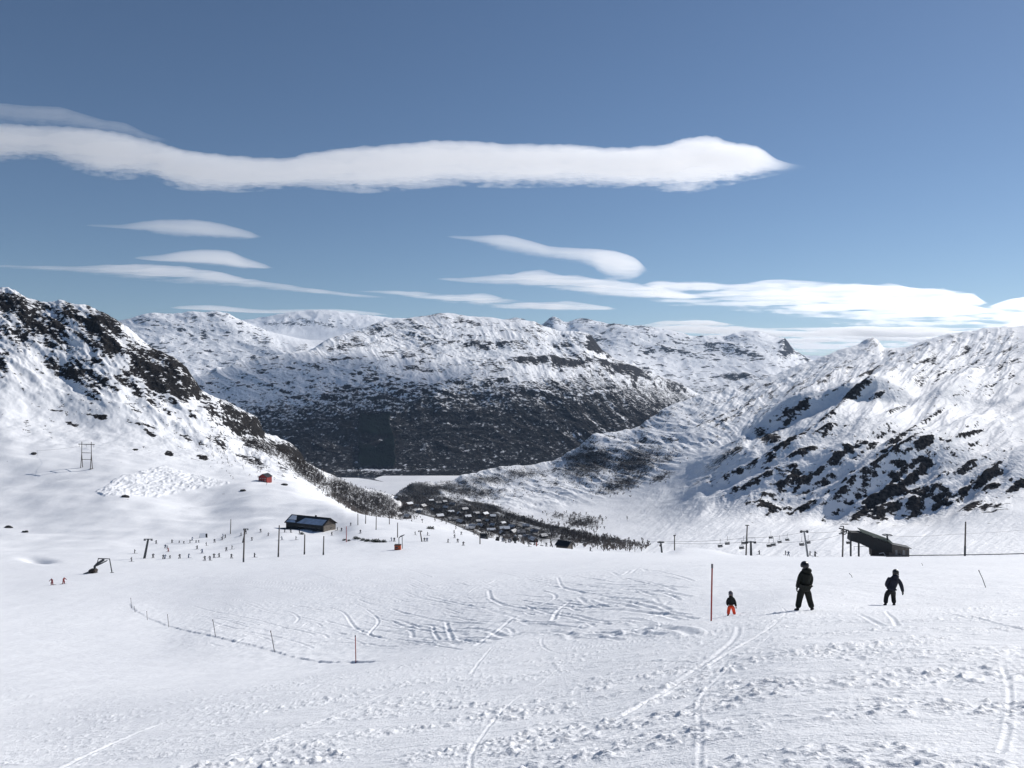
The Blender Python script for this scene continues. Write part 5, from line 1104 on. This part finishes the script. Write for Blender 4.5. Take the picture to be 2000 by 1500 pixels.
for px_, y_ in [(556, 1040), (568, 1041), (585, 1042), (612, 1038), (616, 1039), (622, 1037), (659, 1036), (667, 1038)]: skier(px_, y_, rng.choice([0, 3, 0, 1]), 'tiny person near the lodge, on the snow right in front of its walls', 'people in front of the lodge')
for px_, y_ in [(875, 1060), (887, 1042), (888, 1051), (894, 1060), (901, 1045)]: skier(px_, y_, rng.choice([0, 3, 0]), 'tiny skier in the loose group between the small T tower and the round hut', 'loose group of skiers')
for px_, y_ in [(981, 1061), (984, 1061), (993, 1062), (996, 1062)]: skier(px_, y_, rng.choice([0, 3, 1]), 'tiny person waiting between the two snow guns', 'people between the snow guns', Y=362)
for px_, y_, Y_, c_, t in [(1067, 1076, 345, 0, 'tiny skier left of the stilted hut'), (1153, 1081, 325, 0, 'lone tiny skier on the brow right of the stilted hut'), (1483, 1083.5, 300, 0, 'dark skier right of the stout chairlift tower'), (1534, 1084, 302, 3, 'left one of two skiers midway between the chairlift towers'), (1540, 1086, 298, 1, 'right one of two skiers midway between the chairlift towers'), (1582, 1085, 298, 0, 'skier at the foot of the leaning grey tower'), (1592, 1090, 270, 0, 'dark bending skier just right of the leaning grey tower')]: skier(px_, y_, c_, t, None, Y=Y_, sc=1.15 if px_ > 1590 else 1.0)

# ------------------------------------------------------------------ village in the valley
HV = [(780, 977), (800, 985), (815, 990), (831, 993), (846, 1000), (851, 986), (869, 993), (880, 1001), (895, 1006), (905, 998), (861, 1011), (880, 1016), (900, 1023), (914, 1012), (926, 1005), (930, 1020), (940, 1030), (945, 1014), (955, 1022), (961, 1038), (970, 1030), (976, 1046), (985, 1038), (990, 1050), (1001, 1043), (1010, 1052), (1016, 1046), (925, 1035), (911, 1033), (1031, 1056), (1045, 1059), (985, 1023), (935, 1003), (1005, 1030), (840, 979), (822, 1003), (1062, 1052), (951, 1008), (891, 986), (776, 1008), (791, 1015), (1040, 1040), (1022, 1033), (965, 1014), (872, 981)]
protos = [simple_house('village_house', (0, 0, 0), 9.5, 7, 3.6, 2.6, w, rf_, 'x', 'house', nwin=3, eave=.5) for w, rf_ in (('house_dark', 'roof_old_snow'), ('house_brown', 'roof_snow'), ('house_grey', 'roof_patchy'))]
uh = set()
for i, (px_, y_) in enumerate(HV):
    X, Y, z = hit(px_ + rng.uniform(-7, 7), y_ + rng.uniform(-3, 3), 420); k = i % 3 if i % 4 else 0
    o = copy_tree(protos[k]) if k in uh else protos[k]; uh.add(k)
    o.location = (X, Y, z); o.rotation_euler = (0, 0, R(rng.uniform(-80, 70))); s_ = min(1.0, .5 + Y / 3400) * rng.uniform(.8, 1.15); o.scale = (s_ * rng.uniform(.9, 1.4), s_, s_)
    zone = 'at the lake end of the village' if y_ < 995 else ('by the road bend at the near village end' if px_ > 985 else ('below the dark wooded spur' if px_ < 825 else ('in the left half of the valley village' if px_ < 920 else 'in the right half of the valley village')))
    lk_ = {0: 'blackish', 1: 'brown', 2: 'grey'}[k] + (' wide' if o.scale[0] / o.scale[1] > 1.15 else ' short')
    tag(o, lk_ + {0: ' house with grey snow roof ', 1: ' house with white roof ', 2: ' house with patchy roof '}[k] + zone, 'house', 'houses of the valley village')
def road(name, pts, w, mat, lift=.5):
    P = spline([hit(a, b, 420)[:2] for a, b in pts], 10); m = MB(); L = []
    for i, p in enumerate(P):
        a = Vector(P[max(i - 1, 0)]); b = Vector(P[min(i + 1, len(P) - 1)]); d = (b - a).normalized(); n = Vector((-d.y, d.x)); c = Vector(p)
        row = []
        for k in (-1, -.33, .33, 1):
            q = c + n * w * .5 * k; row.append(m.bm.verts.new((q.x, q.y, ground(q.x, q.y) + lift)))
        L.append(row)
    for A, B in zip(L[:-1], L[1:]):
        for k in range(3): m.bm.faces.new((A[k], A[k + 1], B[k + 1], B[k]))
    o = m.build(name, M[mat], None, True); o['kind'] = 'structure'; return o
road('road', [(765, 988), (800, 998), (840, 1008), (880, 1020), (920, 1036), (955, 1050)], 10, 'wet_road')
road('road', [(905, 1001), (940, 1013), (975, 1024), (1010, 1032), (1060, 1036), (1100, 1042), (1140, 1050)], 8, 'asphalt')
road('road', [(965, 1020), (1000, 1022), (1035, 1034), (1050, 1044), (1075, 1052)], 7, 'wet_road')

# ------------------------------------------------------------------ trees: leafless birches
def birch_mesh(m, c, h, w, n, rg, tw=.10, z0=0):
    """bare birch: a trunk with limbs ending in fans of twigs, as thin blades"""
    x, y, z = c; V = m[0]; Fc = m[1]
    def blade(a, b, wd):
        d = np.array(b) - np.array(a); s = np.cross(d, [rg.uniform(-.3, .3), 1, rg.uniform(-.2, .2)]); s = s / (np.linalg.norm(s) + 1e-6) * wd
        i = len(V); V.extend([tuple(np.array(a) - s), tuple(np.array(a) + s), tuple(np.array(b) + s * .3), tuple(np.array(b) - s * .3)]); Fc.append((i, i + 1, i + 2, i + 3))
    lean = rg.uniform(-.08, .08) * h
    blade((x, y, z - .4), (x + lean, y, z + h * .8), tw * 1.1)
    for k in range(n):
        t = rg.uniform(.12, .85); a = rg.uniform(0, 6.28); r = w * (1 - .55 * t) * rg.uniform(.5, 1.0)
        p0 = (x + lean * t, y, z + h * t * .8); p1 = (x + lean * t + math.cos(a) * r * .6, y + math.sin(a) * r * .6, z + h * (t * .8 + .12))
        blade(p0, p1, tw * .6)
        for q in range(2):
            b = a + rg.uniform(-.9, .9); L = rg.uniform(.15, .3) * h
            blade(p1, (p1[0] + math.cos(b) * r * .55, p1[1] + math.sin(b) * r * .55, p1[2] + L * rg.uniform(.3, 1)), tw)
def scatter(name, cand, label, mat='bark', hr=(3, 6), n=7, tw=.12, seed=1, sink=0, kindstuff=True):
    rg = random.Random(seed); m = ([], [])
    for X, Y, z in cand:
        h = rg.uniform(*hr); birch_mesh(m, (X, Y, z), h, h * rg.uniform(.34, .60), n, rg, tw)
    me = bpy.data.meshes.new(name); me.from_pydata(m[0], [], m[1]); me.update(); me.materials.append(M[mat])
    o = bpy.data.objects.new(name, me); C.objects.link(o); o['kind'] = 'stuff'; o['label'] = label; return o
def cands(p0, p1, Y0, Y1, n, wfn, H, base, seed):
    rs = np.random.RandomState(seed); px = rs.uniform(p0, p1, n); Y = np.exp(rs.uniform(math.log(Y0), math.log(Y1), n)); X = (px - 1000) / F * Y
    y0 = base.yimg(px, Y); w = wfn(px, y0, Y) * (.25 + 1.6 * sst(-.25, .3, fbm(px / 14, y0 / 6, 3, seed))); k = rs.rand(n) < w; X, Y = X[k], Y[k]; Z = H(X, Y); return list(zip(X.tolist(), Y.tolist(), Z.tolist()))
WS = [(1150, 905, 60, 34, -15, 1.0), (1240, 905, 60, 30, -12, .9), (1215, 945, 60, 16, -15, .8), (1300, 900, 40, 14, -30, .5), (1290, 935, 30, 10, -25, .6), (1100, 925, 20, 10, 0, .5), (1020, 928, 70, 12, -5, .8), (950, 940, 60, 12, -5, .8), (1000, 960, 60, 12, 0, .25),
      (870, 955, 50, 14, 0, 1), (940, 1012, 100, 20, 15, .9), (820, 965, 45, 24, 0, 1.3), (850, 985, 60, 18, 10, 1), (905, 960, 50, 16, 0, .9), (940, 965, 40, 12, 0, .8), (880, 1005, 80, 14, 17, .9), (960, 1030, 80, 16, 17, .8), (780, 985, 40, 20, 10, 1.3), (1030, 1018, 80, 6, 16, 1.3), (1110, 1040, 80, 7, 14, 1.2), (1190, 1058, 60, 7, 8, .8), (1135, 1022, 38, 13, 0, .8), (1100, 1008, 40, 7, 5, .6), (1130, 1055, 80, 7, 8, .9), (1180, 1066, 60, 6, 4, .8)]
c2 = cands(740, 1380, 480, 2700, 52000, lambda p, y, Y: np.clip(ell(p, y, WS), 0, 1) ** 1.6 * .42, H2, B2, 11)
scatter('birch_wood', c2, 'bare dark birch wood covering the valley floor and wooded shoulder', hr=(2.0, 5.5), n=7, tw=.26, seed=2)
c1 = cands(380, 790, 600, 1500, 60000, lambda p, y, Y: np.clip(ell(p, y, [(600, 925, 60, 12, 30, 1.0), (690, 968, 60, 16, 28, 1.0), (740, 985, 44, 20, 20, 1.1), (670, 975, 46, 12, 32, .9), (700, 990, 40, 14, 25, 1), (520, 885, 70, 10, 22, .55), (470, 880, 60, 12, 24, .3), (560, 905, 60, 8, 22, .7), (620, 945, 50, 8, 30, .6), (430, 895, 60, 10, 22, .16), (770, 1005, 50, 14, 20, 1), (820, 1020, 40, 12, 20, .8)]), 0, 1) ** 1.7 * .15, lambda X, Y: Hmax(X, Y), B1, 12)
scatter('hillside_scrub', c1, 'bare birch scrub darkening the lower left hillside above the lodge', hr=(2.5, 5.5), n=5, tw=.17, seed=3)
c3 = cands(200, 560, 560, 900, 9000, lambda p, y, Y: np.clip(ell(p, y, [(330, 830, 90, 26, 24, .5), (430, 880, 80, 22, 24, .6), (290, 800, 60, 20, 24, .35), (480, 900, 40, 14, 20, .7)]), 0, 1) ** 1.5 * .22, H1, B1, 13)
scatter('upper_scrub', c3, 'sparse low scrub dotting the snow under the left crags', hr=(1.2, 3.0), n=5, tw=.10, seed=4)
# birches that stand apart: each a thing of its own
rg = random.Random(9)
def birch_tree(label, group, h, seed):
    rr = random.Random(seed); m = ([], []); r = thing('birch_tree', (0, 0, 0), label, 'tree', group)
    birch_mesh(m, (0, 0, 0), h, h * .36, 22, rr, .09)
    nt = len([0]); me = bpy.data.meshes.new('crown'); me.from_pydata(m[0][4:], [], [tuple(i - 4 for i in f) for f in m[1][1:]]); me.update(); me.materials.append(M['bark'])
    o = bpy.data.objects.new('crown', me); C.objects.link(o); o.parent = r
    MB().tube([(0, 0, -.5), (0, 0, h * .8)], .14, 6, .05).build('trunk', M['bark'], r); return r
BG = 'leafless birches on the valley snow'
tp = [birch_tree('x', BG, 7.0, 21), birch_tree('x', BG, 6.0, 22), birch_tree('x', BG, 8.0, 23)]; tu = set()
BT = [(1113, 1012), (1122, 1016), (1130, 1010), (1139, 1014), (1147, 1012), (1154, 1018), (1160, 1013), (1168, 1020), (1175, 1016), (1118, 1024), (1127, 1028), (1136, 1030), (1144, 1026), (1151, 1032), (1158, 1028), (1107, 1020), (1099, 1013), (1165, 1036), (1085, 1008), (1225, 1013), (1172, 1012), (1170, 1050), (1192, 1062), (1205, 1066), (1215, 1070), (1240, 1074), (1180, 1060), (1225, 1072), (1000, 1012), (1012, 1010)]
for i, (px_, y_) in enumerate(BT):
    X, Y, z = hit(px_, y_ + 4, 420); k = i % 3; o = copy_tree(tp[k]) if k in tu else tp[k]; tu.add(k); o.location = (X, Y, z); o.rotation_euler = (0, 0, rg.uniform(0, 6)); sc = rg.uniform(.75, 1.2); o.scale = (sc, sc, sc)
    lb = 'bare birch standing quite alone on the white slope right of the grove' if px_ == 1225 and y_ == 1013 else ('bare birch at the brow right of the stilted hut' if px_ > 1165 and y_ > 1045 else ('bare birch left of the grove beyond the village road' if px_ < 1095 else 'bare birch in the grove behind the stilted hut'))
    lb = lb.replace('bare birch', ('small' if sc < .88 else 'middling' if sc < 1.04 else 'large') + ' bare birch') + ('' if 'alone' in lb else ', ' + ('far' if y_ < 1016 else 'near') + ' row, ' + ('left' if px_ < 1135 else 'right') + ' part')
    tag(o, lb, 'tree', BG)
# junipers by the lodge
def bush_proto():
    rr = random.Random(4); m = ([], []); 
    for k in range(150):
        a = rr.uniform(0, 6.28); e = rr.uniform(0, 1.4); r0 = rr.uniform(.2, 1); p = np.array([math.cos(a) * math.cos(e) * 1.5 * r0, math.sin(a) * math.cos(e) * .9 * r0, math.sin(e) * 1.1 * r0]); q = p + np.array([rr.uniform(-.3, .3), rr.uniform(-.3, .3), rr.uniform(.1, .5)]); s = np.array([rr.uniform(-.2, .2), rr.uniform(-.1, .1), rr.uniform(-.05, .05)])
        i = len(m[0]); m[0].extend([tuple(p - s), tuple(p + s), tuple(q)]); m[1].append((i, i + 1, i + 2))
    me = bpy.data.meshes.new('juniper_bush'); me.from_pydata(m[0], [], m[1]); me.update(); me.materials.append(M['juniper']); o = bpy.data.objects.new('juniper_bush', me); C.objects.link(o); return o
bp = bush_proto(); first = True
for px_, y_, sx in [(694, 1053, 1.1), (700, 1053.5, .8), (708, 1056, 1.0), (716, 1058, 1.1), (720, 1057, .8), (728, 1058.5, 1.1), (735, 1059.5, 1.4), (742, 1059, .8), (749, 1059.5, 1.1), (672, 1056, .8), (681, 1057, .7), (589, 1044, 1.1), (838, 1033, 1.3), (843, 1033, 1.0)]:
    X, Y, z = hit(px_, y_); o = bp if first else bp.copy()
    if not first: C.objects.link(o)
    first = False; o.location = (X, Y, z - .1); o.scale = (sx, 1, sx); o.rotation_euler = (0, 0, rg.uniform(-.4, .4))
    jn = globals().get('jn', 0) + 1
    lb = '%s dark low juniper in the row right of the lodge, counted from it' % ['first', 'second', 'third', 'fourth', 'fifth', 'sixth', 'seventh', 'eighth', 'ninth'][min(jn, 9) - 1] if 690 < px_ < 760 else ('dark low juniper at the foot of the reddish post' if px_ < 690 and px_ > 660 else ('dark low bush in front of the lodge porch' if px_ < 600 else 'dark bush on the brow above the small T tower'))
    tag(o, lb, 'bush', 'junipers near the lodge')
# boulders poking through the left slope
for px_, y_, sz, t in [(66, 887, 1.6, 'single dark boulder on the snow left of the power pylon'), (49, 1040, 1.3, 'dark boulder above the hollow at the left edge'), (17, 1031, 1.5, 'flat dark boulder nearest the left edge above the hollow'), (475, 959, 1.5, 'small boulder on the snow below the red cabin, left'), (555, 948, 1.6, 'boulder on the snow right below the red cabin'), (245, 971, 1.8, 'dark boulder at the lower rim of the trampled snow patch')]:
    X, Y, z = hit(px_, y_); bm = bmesh.new(); bmesh.ops.create_icosphere(bm, subdivisions=3, radius=1)
    for v in bm.verts:
        n_ = float(gn(np.array([v.co.x * 1.3 + px_]), np.array([v.co.y * 1.3 + v.co.z]), 3)[0]); v.co = Vector((v.co.x * 1.5, v.co.y, v.co.z * .75)) * sz * (1 + .35 * n_)
    me = bpy.data.meshes.new('boulder'); bm.to_mesh(me); bm.free(); me.materials.append(M['boulder_rock']); o = bpy.data.objects.new('boulder', me); C.objects.link(o); o.location = (X, Y, z); tag(o, t, 'boulder', 'boulders in the snow')

# ------------------------------------------------------------------ air
def haze():
    x0, x1, y0, y1, z0, z1 = -24000, 24000, -60, 26000, -1500, 1150
    V = [(x0, y0, z0), (x1, y0, z0), (x1, y1, z0), (x0, y1, z0), (x0, y0, z1), (x1, y0, z1), (x1, y1, z1), (x0, y1, z1)]
    me = bpy.data.meshes.new('haze'); me.from_pydata(V, [], [(0, 3, 2, 1), (4, 5, 6, 7), (0, 1, 5, 4), (1, 2, 6, 5), (2, 3, 7, 6), (3, 0, 4, 7)])
    m = bpy.data.materials.new('haze_air'); m.use_nodes = True; nt = m.node_tree; nt.nodes.remove(nt.nodes['Principled BSDF'])
    v = nt.nodes.new('ShaderNodeVolumePrincipled'); v.inputs['Color'].default_value = (.50, .70, 1.0, 1); v.inputs['Density'].default_value = 1.35e-5; v.inputs['Anisotropy'].default_value = .2
    nt.links.new(v.outputs[0], nt.nodes['Material Output'].inputs['Volume']); me.materials.append(m)
    o = bpy.data.objects.new('haze', me); C.objects.link(o); o['kind'] = 'stuff'
haze()
